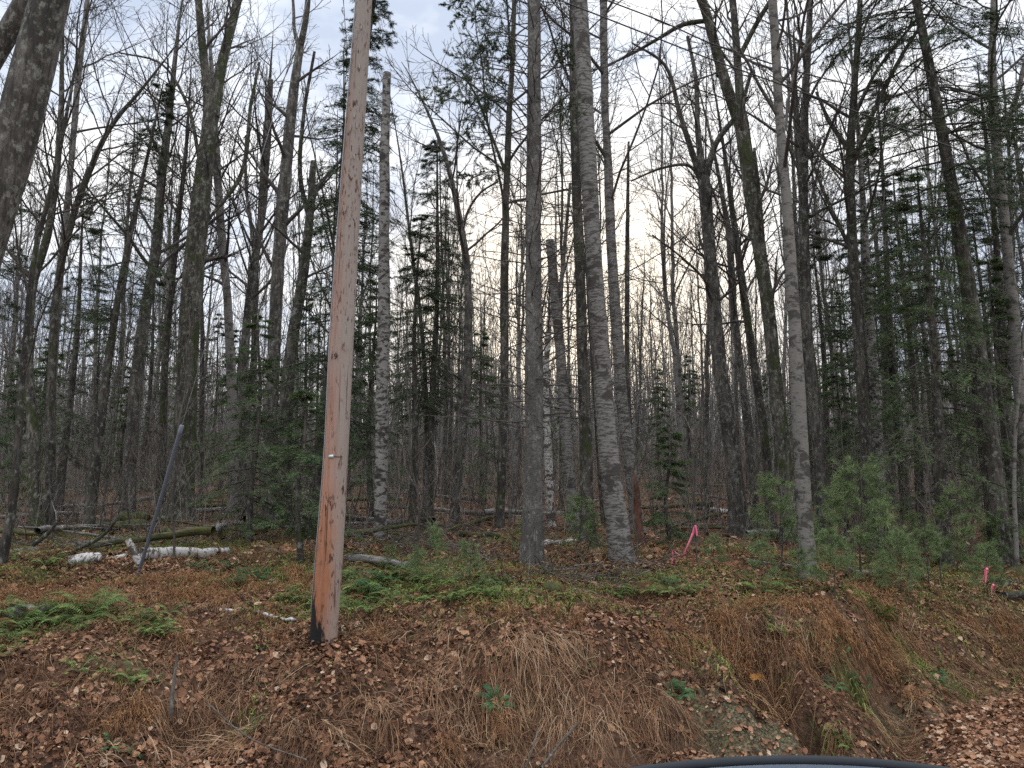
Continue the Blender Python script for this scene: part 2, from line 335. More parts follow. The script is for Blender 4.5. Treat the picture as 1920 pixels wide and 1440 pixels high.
# patches given as (u, v, ru, rv, strength) in the photograph and laid on the terrain
def patch(u, v, ru, rv, s=1.0):
    c = gp(u, v); a = gp(u, v - rv); b = gp(u, v + rv); e_ = gp(u + ru, v)
    return (c[0], c[1], max(0.12, abs(e_[0] - c[0])), max(0.12, abs(a[1] - b[1]) / 2), s)
GREEN = [patch(*a) for a in [(150, 1165, 110, 26, 1), (30, 1195, 60, 40, .9), (285, 1175, 30, 22, .8), (740, 1105, 130, 26, .9), (560, 1150, 60, 25, .7), (930, 1110, 100, 18, .8),
         (1180, 1118, 150, 12, .6), (1400, 1112, 80, 12, .5), (1650, 1150, 35, 12, .8), (200, 1275, 60, 20, .6), (430, 1090, 90, 14, .6), (480, 1165, 60, 14, .5),
         (40, 1075, 90, 22, .8), (1565, 1400, 28, 32, 1), (1600, 1310, 30, 45, .6), (1690, 1080, 150, 25, .5), (470, 1370, 15, 25, .5), (1350, 1240, 40, 25, .5), (1000, 1065, 150, 10, .4), (680, 1150, 70, 20, .6), (850, 1065, 210, 22, .6), (540, 1060, 120, 22, .6), (200, 1020, 260, 18, .35), (1250, 1085, 170, 10, .6), (1000, 1132, 160, 12, .8), (1800, 1130, 120, 20, .4), (1500, 1180, 30, 25, .5), (1480, 1280, 25, 50, .4), (1760, 1290, 40, 15, .6)]]
RUST = [patch(*a) for a in [(300, 1110, 260, 28, 1), (1450, 1140, 170, 30, .8), (620, 1230, 400, 30, .08), (1750, 1150, 170, 30, .5), (1050, 1160, 250, 22, .6), (60, 1120, 120, 15, 1), (255, 1345, 45, 45, 1), (1620, 1200, 60, 40, .4)]]
SOIL = [patch(*a) for a in [(1400, 1345, 70, 36, .85), (1350, 1330, 50, 26, .6), (1720, 1330, 60, 26, .6), (1460, 1400, 100, 34, .8)]]
def field(F, x, y):
    r = np.zeros_like(x); x0_, y0_ = x, y
    x = x + .16 * vnoise(x0_, y0_, 2.1, 1) + .07 * vnoise(x0_, y0_, 5.3, 2); y = y + .2 * vnoise(x0_, y0_, 1.9, 3) + .08 * vnoise(x0_, y0_, 5.1, 4)
    for (cx, cy, rx, ry, s) in F: r = np.maximum(r, s * np.exp(-((x - cx) / rx) ** 2 - ((y - cy) / ry) ** 2))
    return r

# ------------------------------------------------------------------ terrain
def terrain():
    def axis(lo, hi, dense_lo, dense_hi, d, n):
        mid = np.arange(dense_lo, dense_hi, d); k = np.linspace(0, 1, n)[1:] ** 2.2
        return np.concatenate([(dense_lo + (lo - dense_lo) * k)[::-1], mid, dense_hi + (hi - dense_hi) * np.concatenate([[0], k])])
    xs = axis(-170, 170, -9, 11, 0.05, 90); ys = axis(-60, 190, 3, 15, 0.05, 120)
    X, Y = np.meshgrid(xs, ys); Z = gz(X, Y)
    V = np.stack([X, Y, Z], -1).reshape(-1, 3); nx, ny = len(xs), len(ys)
    i = (np.arange(ny - 1)[:, None] * nx + np.arange(nx - 1)[None]).ravel()
    Q = np.stack([i, i + 1, i + 1 + nx, i + nx], 1)
    g = np.clip(field(GREEN, X, Y), 0, 1).ravel(); s = np.clip(field(SOIL, X, Y) * 1.3, 0, 1).ravel()
    yf = np.interp(X, XT, YF)
    me = mesh_from('ground', V, Q, extra={'green': g, 'soil': s}); me.materials.append(M['ground'])
    tag(link('ground', me), kind='structure')
terrain()

# ------------------------------------------------------------------ ground cover
LV = np.array([[-.5, 0, .02], [-.2, 0, -.06], [.18, 0, -.05], [.5, 0, .08], [-.24, .27, .08], [.16, .24, .06], [-.24, -.27, .09], [.16, -.24, .05]])
LT = [[0, 1, 4], [1, 5, 4], [1, 2, 5], [2, 3, 5], [0, 6, 1], [1, 6, 7], [1, 7, 2], [2, 7, 3]]
LV2 = np.array([[-.5, 0, 0], [-.15, .05, -.1], [.2, -.03, .02], [.5, .03, .16], [-.3, .38, .1], [.28, .33, .14], [-.2, -.36, .02], [.3, -.28, -.04]])
def samp(rg, n, y0, y1, pw=1.0, xm=0.80, pad=1.0):
    """points in the viewed wedge, density falling with distance**pw"""
    u = rg.random(n); k = 2 - pw
    y = (y0 ** k + u * (y1 ** k - y0 ** k)) ** (1 / k) if abs(k) > 1e-6 else y0 * (y1 / y0) ** u
    x = (rg.random(n) * 2 - 1) * (xm * y + pad); return x, y
def leaves():
    rg = np.random.default_rng(3); G = Geo()
    for n, y0, y1, pw, s0 in ((200000, 4.5, 13, 1.1, 0.045), (34000, 12.5, 40, 1.4, 0.095)):
        x, y = samp(rg, n, y0, y1, pw)
        gr = field(GREEN, x, y); ru = field(RUST, x, y); so = field(SOIL, x, y)
        dens = 0.55 + 0.45 * vnoise(x, y, 0.8, 2) + 0.35 * vnoise(x, y, 2.5, 3)
        yf = np.interp(x, XT, YF); road = (y < yf + 0.1) & (x > 2.5)
        dens = np.where(road, 1.2, dens) * (1 - 0.9 * np.clip(gr * 1.2, 0, 1)) * (1 - 0.2 * ru) * (1 - 0.97 * np.clip(so, 0, 1))
        k = (rg.random(n) < dens + 0.1) & (pit_depth(x, y, True) < .3 + .2 * rg.random(n)); x, y = x[k], y[k]; n = len(x); road = road[k]
        sx_, sy_ = slope(x, y); Mx = rotm(rg, n, 0.5, sx_, sy_) * (s0 * np.clip(rg.lognormal(-.12, .42, n), .25, 2.2))[:, None, None]
        z = gz(x, y) + 0.012 + 0.03 * rg.random(n)
        r = np.clip(rg.normal(0.40, 0.30, n) + 0.14 * road + .12 * vnoise(x, y, .9, 4), 0, 1)
        h = rg.random(n) < 0.5; loc = np.stack([x, y, z], 1)
        G.inst(LV, LT, loc[h], Mx[h], r[h]); G.inst(LV2, LT, loc[~h], Mx[~h], r[~h])
    for hr in HERO:      # leaves drifted against the feet of the trunks
        hx, hy = hr.location.x, hr.location.y; n = int(260 * min(1, 12 / hy)); a = rg.random(n) * 6.283; rr_ = .16 + rg.exponential(.16, n); x = hx + rr_ * np.cos(a); y = hy + rr_ * np.sin(a); z = gz(x, y) + .012 + .10 * np.exp(-(rr_ - .16) / .12) * rg.random(n)
        G.inst(LV2, LT, np.stack([x, y, z], 1), rotm(rg, n, .6) * (rg.uniform(.03, .07, n))[:, None, None], np.clip(rg.normal(.4, .28, n), 0, 1))
    n = 500; a = rg.random(n) * 6.283; rr_ = .15 + rg.exponential(.12, n); x = PB[0] + rr_ * np.cos(a); y = PB[1] + rr_ * np.sin(a)
    G.inst(LV, LT, np.stack([x, y, gz(x, y) + .012 + .09 * np.exp(-(rr_ - .15) / .1) * rg.random(n)], 1), rotm(rg, n, .6) * (rg.uniform(.02, .055, n))[:, None, None], np.clip(rg.normal(.35, .28, n), 0, 1))
    tag(link('leaf_litter', G.mesh('leaf_litter', M['leaf'], False)), 'brown fallen leaves covering the ground and bank', 'leaf litter', kind='stuff')
def strands(rg, bx, by, dx, dy, Ln, hmax, n=6, base=0.0, lift_end=0.0):
    """curved blades that lie over the terrain"""
    t = np.linspace(0, 1, n)[None]; B = len(bx)
    cur = rg.normal(0, 0.35, B)[:, None]
    a = np.arctan2(dy, dx)[:, None] + cur * t * 1.6 + np.cumsum(rg.normal(0, .16, (B, n)), 1)
    st_ = Ln[:, None] / (n - 1) * (t > 0); X = bx[:, None] + np.cumsum(st_ * np.cos(a), 1); Y = by[:, None] + np.cumsum(st_ * np.sin(a), 1)
    H = hmax[:, None] * (4 * t * (1 - t) * (1.15 - 0.5 * t)) + base + lift_end * t
    return np.stack([X, Y, gz(X, Y) + H + .6 * pit_depth(X, Y)], -1)
def grass():
    rg = np.random.default_rng(5); G = Geo(); G2 = Geo()
    nc = 3300; cx, cy = samp(rg, nc, 4.8, 13.5, 1.2)
    sx_, sy_ = slope(cx, cy); st = np.hypot(sx_, sy_)
    yf = np.interp(cx, XT, YF); ok = (pit_depth(cx, cy, True) < .25) & ~((cy < yf + 0.15)) & (field(SOIL, cx, cy) < .35) & (rg.random(nc) < 0.38 + 0.7 * st * (0.6 + vnoise(cx, cy, .9, 4)) + 0.5 * field(RUST, cx, cy))
    cx, cy, sx_, sy_, st = cx[ok], cy[ok], sx_[ok], sy_[ok], st[ok]; nc = len(cx)
    for G_, per, rust in ((G, 42, False), (G2, 40, True)):
        if rust:
            keep = rg.random(nc) < np.clip(field(RUST, cx, cy) * 1.3 + 0.03, 0, 1)
        else: keep = np.ones(nc, bool)
        i = np.repeat(np.where(keep)[0], per); B = len(i)
        bx = cx[i] + rg.normal(0, 0.07, B); by = cy[i] + rg.normal(0, 0.07, B)
        ca = rg.random(nc) * 6.283
        wd = np.clip(st[i] * 3.2, 0, 3); dx = -sx_[i] / (st[i] + .01) * wd + rg.normal(0, 0.55, B) + 0.5 * np.cos(ca[i]); dy = -sy_[i] / (st[i] + .01) * wd + rg.normal(0, 0.55, B) + 0.5 * np.sin(ca[i])
        Ln = rg.uniform(0.09, 0.34, B) * (0.8 + 0.5 * st[i]); hm = Ln * rg.uniform(0.06, 0.34, B)
        if rust: hm = Ln * rg.uniform(0.2, 0.65, B); Ln = Ln * 0.65
        P = strands(rg, bx, by, dx, dy, Ln, hm, 6, 0.012)
        wdt = rg.uniform(0.0012, 0.0032, B)[:, None] * np.array([1, 1, .9, .75, .5, .15])[None]
        cr = np.clip(rg.beta(2, 2.4, nc), 0, 1)
        G_.ribbons(P, wdt, rg.normal(size=(B, 3)) * 0.5 + np.array([0, 0, 1]), np.clip(cr[i] * 0.75 + rg.normal(0.1, 0.18, B), 0, 1))
        if rust:     # feathery dead pinnae along each stalk
            sel = rg.random(B) < 0.7; Q = P[sel]
            for a, b_ in ((1, 2), (2, 3), (3, 4)):
                for sgn in (-1, 1):
                    p0 = (Q[:, a] * rg.uniform(.2, .8)) + Q[:, b_] * 0; p0 = Q[:, a] + (Q[:, b_] - Q[:, a]) * rg.random((len(Q), 1))
                    t_ = Q[:, b_] - Q[:, a]; sd = nrm(np.cross(t_, np.array([0, 0, 1.]))) * sgn
                    p1 = p0 + sd * rg.uniform(0.015, 0.045, (len(Q), 1)) + t_ * 0.3 + np.array([0, 0, -0.01])
                    G_.ribbons(np.stack([p0, p1], 1), np.array([[0.0035, 0.0008]]), rg.normal(size=(len(Q), 3)) * .4 + np.array([0, 0, 1]), rg.random(len(Q)))
    # broken flat-lying bits of stem everywhere
    n = 45000; x, y = samp(rg, n, 4.6, 13, 1.1); k = (field(SOIL, x, y) < .5) & (vnoise(x, y, 1.7, 0) > -.35) & (pit_depth(x, y, True) < .3); x, y = x[k], y[k]; n = len(x); a = rg.random(n) * 6.283; Ln = rg.lognormal(-2.3, .5, n)
    P = strands(rg, x, y, np.cos(a), np.sin(a), Ln, Ln * rg.uniform(.0, .2, n), 4, .022); G.ribbons(P, rg.uniform(.0008, .0024, n)[:, None] * np.array([1, 1, .8, .4])[None], rg.normal(size=(n, 3)) * .4 + np.array([0, 0, 1]), np.clip(rg.beta(1.6, 2.4, n), 0, 1))
    # pale straw fans hanging over the bank
    for (u, v, n, ln) in ((1010, 1205, 150, .62), (985, 1225, 90, .5), (1060, 1290, 70, .5), (1050, 1350, 80, .45), (930, 1300, 70, .4), (1400, 1200, 110, .5), (1480, 1180, 60, .5), (800, 1290, 80, .4),
                          (700, 1320, 90, .4), (430, 1400, 120, .35), (1120, 1340, 70, .5), (1200, 1300, 60, .5), (1700, 1200, 50, .45), (1800, 1190, 50, .4), (600, 1370, 80, .35), (860, 1350, 80, .4)):
        n = int(n * .6); p = gp(u, v); bx = p[0] + rg.normal(0, 0.13, n); by = p[1] + rg.normal(0, 0.08, n); s1, s2 = slope(bx, by)
        a = rg.normal(0, 0.6, n) + math.atan2(-float(s2.mean()), -float(s1.mean()))
        Ln = ln * rg.uniform(0.35, 1.1, n); P = strands(rg, bx, by, np.cos(a), np.sin(a), Ln, Ln * rg.uniform(.06, .25, n), 6, 0.03)
        G.ribbons(P, rg.uniform(0.0015, 0.003, n)[:, None] * np.array([1, 1, .9, .8, .6, .2])[None], rg.normal(size=(n, 3)) * .3 + np.array([0, -.5, 1]), rg.uniform(0.5, 1.0, n))
    n = 30000; x, y = samp(rg, n, 5, 10.5, 1.2); s1, s2 = slope(x, y); stp = np.hypot(s1, s2); yt_ = np.interp(x, XT, YT)
    k = (rg.random(n) < np.clip(stp * 1.3 - .2, 0, 1)) & (field(SOIL, x, y) < .3) & (y > np.interp(x, XT, YF) + .1) & (vnoise(x, y, 1.4, 2) > -.25) & (pit_depth(x, y, True) < .12); x, y, s1, s2 = x[k], y[k], s1[k], s2[k]; n = len(x)
    a = np.arctan2(-s2, -s1) + .5 * vnoise(x, y, 1.1, 3) + rg.normal(0, .42, n); Ln = rg.uniform(.1, .42, n); P = strands(rg, x, y, np.cos(a), np.sin(a), Ln, Ln * rg.uniform(.05, .3, n), 6, .015)
    G.ribbons(P, rg.uniform(.001, .0026, n)[:, None] * np.array([1, 1, .9, .8, .6, .2])[None], rg.normal(size=(n, 3)) * .4 + np.array([0, -.4, 1]), np.clip(rg.normal(.38, .27, n) + .3 * vnoise(x, y, 2, 1), 0, 1))
    # low dead stalks further back
    nc = 9000; cx, cy = samp(rg, nc, 11, 32, 1.3); a = rg.random(nc) * 6.283; Ln = rg.uniform(.15, .5, nc)
    P = strands(rg, cx, cy, np.cos(a), np.sin(a), Ln, Ln * rg.uniform(.1, .5, nc), 5, 0.02)
    G.ribbons(P, rg.uniform(.003, .006, nc)[:, None] * np.array([1, 1, .8, .6, .3])[None], None, rg.random(nc) * .9)
    tag(link('dead_grass', G.mesh('dead_grass', M['straw'])), 'matted dead brown grass hanging down the roadside bank', 'dead grass', kind='stuff')
    tag(link('withered_ferns', G2.mesh('withered_ferns', M['rust'])), 'rust coloured withered fern fronds on the forest edge', 'dead ferns', kind='stuff')
grass()
def tufts():
    rg = np.random.default_rng(9); G = Geo(); n = 260000; x, y = samp(rg, n, 5, 17, 1.0)
    d = field(GREEN, x, y) * 0.9 + 0.035 * (vnoise(x, y, .7, 1) > .35) + 0.30 * (vnoise(x, y, .9, 3) > .05) * (y > 9.3)
    k = (rg.random(n) < d) & (y > np.interp(x, XT, YF)); x, y = x[k], y[k]; n = len(x); a = rg.random(n) * 6.283; Ln = rg.uniform(.025, .085, n)
    P = strands(rg, x, y, np.cos(a), np.sin(a), Ln, Ln * rg.uniform(.3, .9, n), 4, 0.01)
    G.ribbons(P, rg.uniform(.0025, .006, n)[:, None] * np.array([.6, 1, .8, .2])[None], rg.normal(size=(n, 3)) * .6 + np.array([0, 0, 1]), np.clip(.45 + .3 * vnoise(x, y, 1.5, 0) + rg.normal(0, .2, n), 0, 1))
    tag(link('moss', G.mesh('moss', M['moss'])), 'low yellow green moss and small plants between the leaves', 'moss', kind='stuff')
tufts()
def low_plants():
    rg = np.random.default_rng(10); G = Geo(); n = 120000; x, y = samp(rg, n, 5, 17, 1.0)
    d = field(GREEN, x, y) * 1.0 + .16 * (vnoise(x, y, 1.2, 0) > .25) * (y > 8.8) + .02; k = (rg.random(n) < d) & (y > np.interp(x, XT, YF) + .1); x, y = x[k], y[k]; n = len(x); s1, s2 = slope(x, y)
    G.inst(LV, LT, np.stack([x, y, gz(x, y) + rg.uniform(.01, .09, n)], 1), rotm(rg, n, .45, s1, s2) * (rg.uniform(.014, .04, n) * (.7 + y / 25))[:, None, None], np.clip(.45 + .3 * vnoise(x, y, 1.1, 4) + rg.normal(0, .22, n), 0, 1))
    m = attr_mat('low_leaves', [(0, (.035, .05, .018)), (.35, (.085, .125, .035)), (.7, (.16, .21, .055)), (1, (.27, .29, .10))], .6, trans=.2)
    tag(link('low_plants', G.mesh('low_plants', m, False)), 'small green leafy plants and seedlings between the fallen leaves', 'low plants', kind='stuff')
low_plants()
def gravel():
    rg = np.random.default_rng(12); G = Geo(); V = np.array([[1, 0, 0], [-.4, .9, 0], [-.5, -.8, 0], [0, 0, .8], [.1, .1, -.6]]); T = [[0, 1, 3], [1, 2, 3], [2, 0, 3], [1, 0, 4], [2, 1, 4], [0, 2, 4]]
    n = 60000; x, y = samp(rg, n, 5.5, 11, 1); k = rg.random(n) < field(SOIL, x, y) * .9 - .1; x, y = x[k], y[k]; n = len(x)
    G.inst(V, T, np.stack([x, y, gz(x, y) + .003], 1), rotm(rg, n, .8) * rg.lognormal(-4.9, .5, n)[:, None, None], rg.random(n))
    m = attr_mat('gravel', [(0, (.06, .052, .034)), (.6, (.18, .16, .10)), (1, (.32, .285, .185))], .9)
    tag(link('gravel', G.mesh('gravel', m, False)), 'grey green washed gravel below the bank', 'gravel', kind='stuff')
gravel()

# ------------------------------------------------------------------ growing trees
def grow(rg, P, Rr, k, t0, t1, lf, ang, m, wig, trop, rr, rtip, Lcap=9, hor=0.0):
    B, n = P.shape[:2]; Ltot = np.linalg.norm(np.diff(P, axis=1), axis=2).sum(1)
    t = t0 + (t1 - t0) * (np.arange(k)[None] + rg.random((B, k))) / k; f = t * (n - 1); i = np.clip(f.astype(int), 0, n - 2); f = f - i
    bi = np.arange(B)[:, None]; pos = P[bi, i] * (1 - f[..., None]) + P[bi, i + 1] * f[..., None]
    tan = nrm(P[bi, i + 1] - P[bi, i]); rad = Rr[bi, i] * (1 - f) + Rr[bi, i + 1] * f
    ref = np.where(np.abs(tan[..., 2:3]) > 0.9, np.array([1., 0, 0]), np.array([0, 0, 1.])); U = nrm(np.cross(tan, ref)); Wv = np.cross(tan, U)
    az = (np.arange(k)[None] * 2.4 + rg.random((B, 1)) * 6.28 + rg.normal(0, .4, (B, k)))[..., None]
    an = (ang + rg.normal(0, .16, (B, k)))[..., None]
    d = tan * np.cos(an) + (U * np.cos(az) + Wv * np.sin(az)) * np.sin(an)
    rel = (t - t0) / max(t1 - t0, 1e-6)
    Lc = np.minimum(Ltot[:, None] * lf, Lcap) * (1 - 0.55 * rel) * rg.uniform(.55, 1.2, (B, k))
    r0 = np.maximum(rad * rr * rg.uniform(.7, 1.1, (B, k)), rtip)
    d = d.reshape(-1, 3); pos = pos.reshape(-1, 3); Lc = Lc.ravel(); r0 = r0.ravel()
    out = [pos]
    for s_ in range(m - 1):
        d = nrm(d + rg.normal(0, wig, d.shape) + np.array([0, 0, trop]) * (1 if hor == 0 else 1)); out.append(out[-1] + d * (Lc / (m - 1))[:, None])
    tt = np.linspace(0, 1, m)[None]
    return np.stack(out, 1), r0[:, None] * (1 - tt) + rtip * tt
def smooth_poly(P, n):
    P = np.asarray(P, float); s = np.concatenate([[0], np.cumsum(np.linalg.norm(np.diff(P[:, :3], axis=0), axis=1))]); u = np.linspace(0, s[-1], n)
    # cubic Hermite through the points
    out = []; Tn = np.gradient(P, s, axis=0)
    for x in u:
        i = min(np.searchsorted(s, x, side='right') - 1, len(s) - 2); i = max(i, 0); h = s[i + 1] - s[i]; t = (x - s[i]) / h
        out.append((2 * t**3 - 3 * t**2 + 1) * P[i] + (t**3 - 2 * t**2 + t) * h * Tn[i] + (-2 * t**3 + 3 * t**2) * P[i + 1] + (t**3 - t**2) * h * Tn[i + 1])
    return np.array(out)
def trunk_geo(G, P, Rd, sides=16, seed=0, flare=0.45, lump=0.06):
    """one continuous stem: lumpy, root flare at its foot"""
    rg = np.random.default_rng(seed); n = len(P); T = nrm(np.gradient(P, axis=0)); U = nrm(np.cross(T, np.array([0, 1., 0]))); W_ = np.cross(T, U)
    a = np.arange(sides) * 2 * math.pi / sides; h = np.linalg.norm(P - P[0], axis=1)[:, None]
    ph = rg.random(4) * 6.28; f = 1 + lump * np.sin(2 * a[None] + ph[0] + h * .7) + lump * .7 * np.sin(3 * a[None] + ph[1] - h * 1.3) + lump * .5 * rg.normal(size=(n, sides)) * .5
    f = f * (1 + lump * .8 * np.sin(h * 2.1 + ph[2]) * .6)
    f = f + flare * np.exp(-h / 0.28) * (1 + .6 * np.sin(5 * a[None] + ph[3]))
    V = P[:, None] + (Rd[:, None] * f)[..., None] * (U[:, None] * np.cos(a)[None, :, None] + W_[:, None] * np.sin(a)[None, :, None])
    i = np.arange(n - 1)[:, None] * sides; j = np.arange(sides)[None]; j2 = (j + 1) % sides
    Q = np.stack([i + j, i + j2, i + sides + j2, i + sides + j], -1).reshape(-1, 4)
    V = np.concatenate([V.reshape(-1, 3), P[-1:]]); c = len(V) - 1; b = (n - 1) * sides
    G.add(V, Q, [[b + q, b + (q + 1) % sides, c] for q in range(sides)])
def crown_geo(rg, G, P, Rd, spec, rt=0.0045):
    """P,Rd batch of limbs -> boughs, branches, twigs"""
    k1, t0, t1, lf, ang, trop, dens = spec
    A, Ar = grow(rg, P, Rd, k1, t0, t1, lf, ang, 9, .10, trop, .42, .006, 6.5)
    G.tubes(A, Ar, 5)
    B_, Br = grow(rg, A, Ar, max(3, int(6 * dens)), .2, .97, .5, .62, 6, .13, trop * .8, .6, rt, 2.6)
    G.tubes(B_, Br, 4)
    C, Cr = grow(rg, B_, Br, max(2, int(5 * dens)), .15, .97, .5, .65, 4, .16, trop * .7, .7, rt * .85, 1.2)
    G.tubes(C, Cr, 3)
    return A, Ar

def plane_poly(pts, Y, ground=True, up=None, srt=True):
    """photo polyline (u,v,w) -> stem standing at distance Y; goes down to the ground"""
    pts = sorted(pts, key=lambda q: -q[1]) if srt else pts; Q = []
    for (u, v, w_) in pts:
        p = at(u, v, Y); Q.append([*p, w_ * depth(p) / FPX / 2])
    Q = np.array(Q)
    if ground:
        g0 = float(gz(Q[0, 0], Y))
        if Q[0, 2] < g0 - 0.02:      # clip below the ground
            while len(Q) > 2 and Q[1, 2] < g0: Q = Q[1:]
            t = (g0 - Q[0, 2]) / (Q[1, 2] - Q[0, 2]); Q[0] = Q[0] + (Q[1] - Q[0]) * t
        d = (Q[1] - Q[0]) / (Q[1, 2] - Q[0, 2]); z0 = float(gz(Q[0, 0], Y)) - 0.12
        b = Q[0] + d * (z0 - Q[0, 2]); b[3] = Q[0, 3] * 1.03; Q = np.concatenate([[b], Q]) if Q[0, 2] - z0 > .25 else np.concatenate([[b], Q[1:]])
    if up:
        top_in = pts[-1][1] > 8; d = (Q[-1] - Q[-2]); d = d / np.linalg.norm(d[:3]); e1 = Q[-1].copy(); e1[:3] += d[:3] * up; e1[0] += rng.normal(0, .15); e1[3] = .009 if top_in else max(.02, Q[-1, 3] * max(.12, 1 - up / 9)); Q = np.concatenate([Q, [e1]])
    return Q
HERO = []
def hero(name, label, cat, pts, Y, bk, up=5, limbs=(), crown=(20, .4, .985, .28, .9, .05, 1.35), dead=0, seed=0, sides=14, flare=.6, crown_mat='twig', ground=True, group=None, limb_crown=5, lump=.05):
    rg = np.random.default_rng(seed + 11); Q = plane_poly(pts, Y, ground, up); n = max(24, int(np.linalg.norm(Q[-1, :3] - Q[0, :3]) * 4)); S = smooth_poly(Q, n)
    base = S[0, :3].copy(); base[2] = float(gz(base[0], base[1])); S[:, :3] -= base; S[:, 3] = np.clip(S[:, 3], .008, None)
    S[1:-1, 0] += np.cumsum(rg.normal(0, .004, n - 2)); S[:, 1] += np.sin(np.linspace(0, 5, n) + rg.random() * 6) * .12 * np.linspace(0, 1, n)
    root = empty(name, base); tag(root, label, cat, group)
    G = Geo(); trunk_geo(G, S[:, :3], S[:, 3], sides, seed, flare, lump); C = Geo()
    lim = []
    for j, lp in enumerate(limbs):
        up2 = 3.5 if lp[-1][1] < 5 else None
        Ql = plane_poly(lp, Y, False, up2, False); Ql[:, :3] -= base
        # follow the stem's own depth where it joins
        zi = np.argmin(np.abs(S[:, 2] - Ql[0, 2])); Ql[:, 1] = S[zi, 1] + np.linspace(0, (.6 if j % 2 else -.6), len(Ql)); Sl = smooth_poly(Ql, 22); Sl[:, 3] = np.clip(Sl[:, 3], .006, None)
        G.tubes(Sl[None, :, :3], Sl[None, :, 3], 9); lim.append(Sl)
    link('trunk', G.mesh('trunk', M[bk]), root)
    if crown:
        crown_geo(rg, C, S[None, :, :3], S[None, :, 3], crown)
        if lim and limb_crown:
            Lm = np.stack(lim); crown_geo(rg, C, Lm[..., :3], Lm[..., 3], (limb_crown, .2, .95, .35, .75, .05, crown[6]))
    if dead:        # thin dead side branches all the way up
        D, Dr = grow(rg, S[None, :, :3], S[None, :, 3], dead, .14, .97, .12, 1.5, 7, .13, .015, .10, .003, 1.9); Dr = np.clip(Dr, .0045, .012)
        C.tubes(D, Dr, 4); E, Er = grow(rg, D, Dr, 4, .25, .95, .42, .7, 4, .15, .02, .6, .0025, .7); C.tubes(E, Er, 3)
    if C.V: link('crown', C.mesh('crown', M[crown_mat]), root)
    HERO.append(root); return root, S
STD = (18, .42, .985, .28, .9, .05, 1.15)
H = hero
# --- left side
H('leaning_tree', 'thick grey trunk leaning right across the top left corner', 'tree', [(-190, 1080, 80), (-120, 750, 76), (-60, 540, 74), (-8, 380, 72), (35, 230, 70), (68, 110, 68), (98, 0, 66)], 9, 'maple', 6, seed=1, crown=(8, .8, .98, .25, .9, .05, 1))
H('leaning_tree', 'second grey leaning trunk behind the thick one in the top left corner', 'tree', [(-270, 900, 48), (-135, 420, 44), (-38, 150, 40), (18, 60, 38), (62, -20, 36)], 12, 'maple', 6, seed=2, crown=(8, .8, .98, .25, .9, .05, 1))
H('dark_sapling', 'slim dark stem rising from the left edge with its foot in the ferns', 'tree', [(0, 1060, 16), (22, 970, 15), (40, 700, 12), (60, 480, 10), (95, 340, 8)], 11.5, 'dark', 3, seed=3, crown=(9, .3, .98, .25, .7, .06, .8))
H('hardwood_tree', 'mossy dark stem curving right near the left edge', 'tree', [(70, 980, 22), (62, 800, 20), (50, 660, 17), (62, 520, 15), (85, 440, 14), (100, 350, 12), (110, 230, 10)], 17, 'mossy', 4, seed=4)
H('hardwood_tree', 'slender stem bending to the right behind the fir at far left', 'tree', [(92, 960, 18), (98, 720, 15), (112, 520, 13), (165, 325, 11), (212, 225, 8), (260, 165, 5)], 18, 'dark', 2, seed=5)
H('tall_tree', 'pale thin straight stem reaching the top edge at far left', 'tree', [(95, 930, 16), (104, 620, 13), (120, 440, 12), (136, 290, 11), (152, 130, 10), (170, 0, 8)], 21, 'smooth', 5, seed=6)
H('hardwood_tree', 'grey stem with small bright lichen spots left of the leaning grey tube', 'tree', [(240, 965, 26), (250, 760, 22), (266, 600, 20), (290, 450, 18), (298, 340, 17), (314, 215, 12)], 20, 'maple', 4, seed=7)
H('forked_tree', 'large dark mossy trunk forking into two stems near the top left', 'tree', [(338, 985, 46), (345, 850, 42), (352, 700, 38), (364, 500, 36), (383, 320, 32), (396, 195, 28)], 20, 'mossy', None, limbs=[[(394, 215, 22), (384, 110, 15), (379, 0, 13)], [(396, 215, 24), (408, 110, 19), (429, 0, 16)], [(372, 300, 7), (350, 190, 6), (310, 130, 4), (240, 118, 3)], [(366, 470, 8), (380, 420, 6), (440, 330, 8), (462, 170, 6), (474, 95, 4)]], seed=8, crown=(4, .6, .98, .2, .9, .05, 1), limb_crown=7)
H('hardwood_tree', 'pale grey stem just right of the big forked trunk', 'tree', [(438, 985, 20), (436, 800, 18), (428, 560, 16), (416, 400, 15), (408, 240, 11)], 22, 'smooth', 5, seed=9)
H('hardwood_tree', 'gently curved stem with a spreading top between the forked trunk and the pole', 'tree', [(462, 970, 20), (458, 660, 17), (474, 510, 15), (494, 380, 13), (500, 220, 9)], 23, 'maple', 3, limbs=[[(494, 390, 9), (510, 300, 7), (522, 170, 5)], [(480, 480, 8), (456, 330, 6), (450, 240, 4)]], seed=10)
H('forked_tree', 'light grey trunk with a narrow fork near the top edge, left of the pole', 'tree', [(508, 985, 28), (512, 700, 25), (520, 560, 24), (530, 400, 22), (541, 250, 20), (551, 150, 17), (560, 75, 15)], 18, 'maple', None, limbs=[[(560, 85, 13), (575, 40, 11), (584, 0, 10)], [(559, 85, 9), (545, 40, 7), (540, 0, 6)]], seed=11, crown=(8, .5, .98, .22, .9, .05, .9))
H('broken_tree', 'dark snapped trunk with two curved side limbs, left of the pole', 'tree', [(530, 985, 30), (548, 650, 23), (568, 520, 19), (580, 400, 15), (586, 298, 11)], 17, 'dark', None, limbs=[[(576, 400, 10), (568, 355, 9), (576, 230, 7), (600, 120, 5)], [(582, 380, 9), (592, 340, 7), (615, 300, 6), (642, 262, 4)]], seed=12, crown=(4, .6, .98, .2, .9, .05, .8))
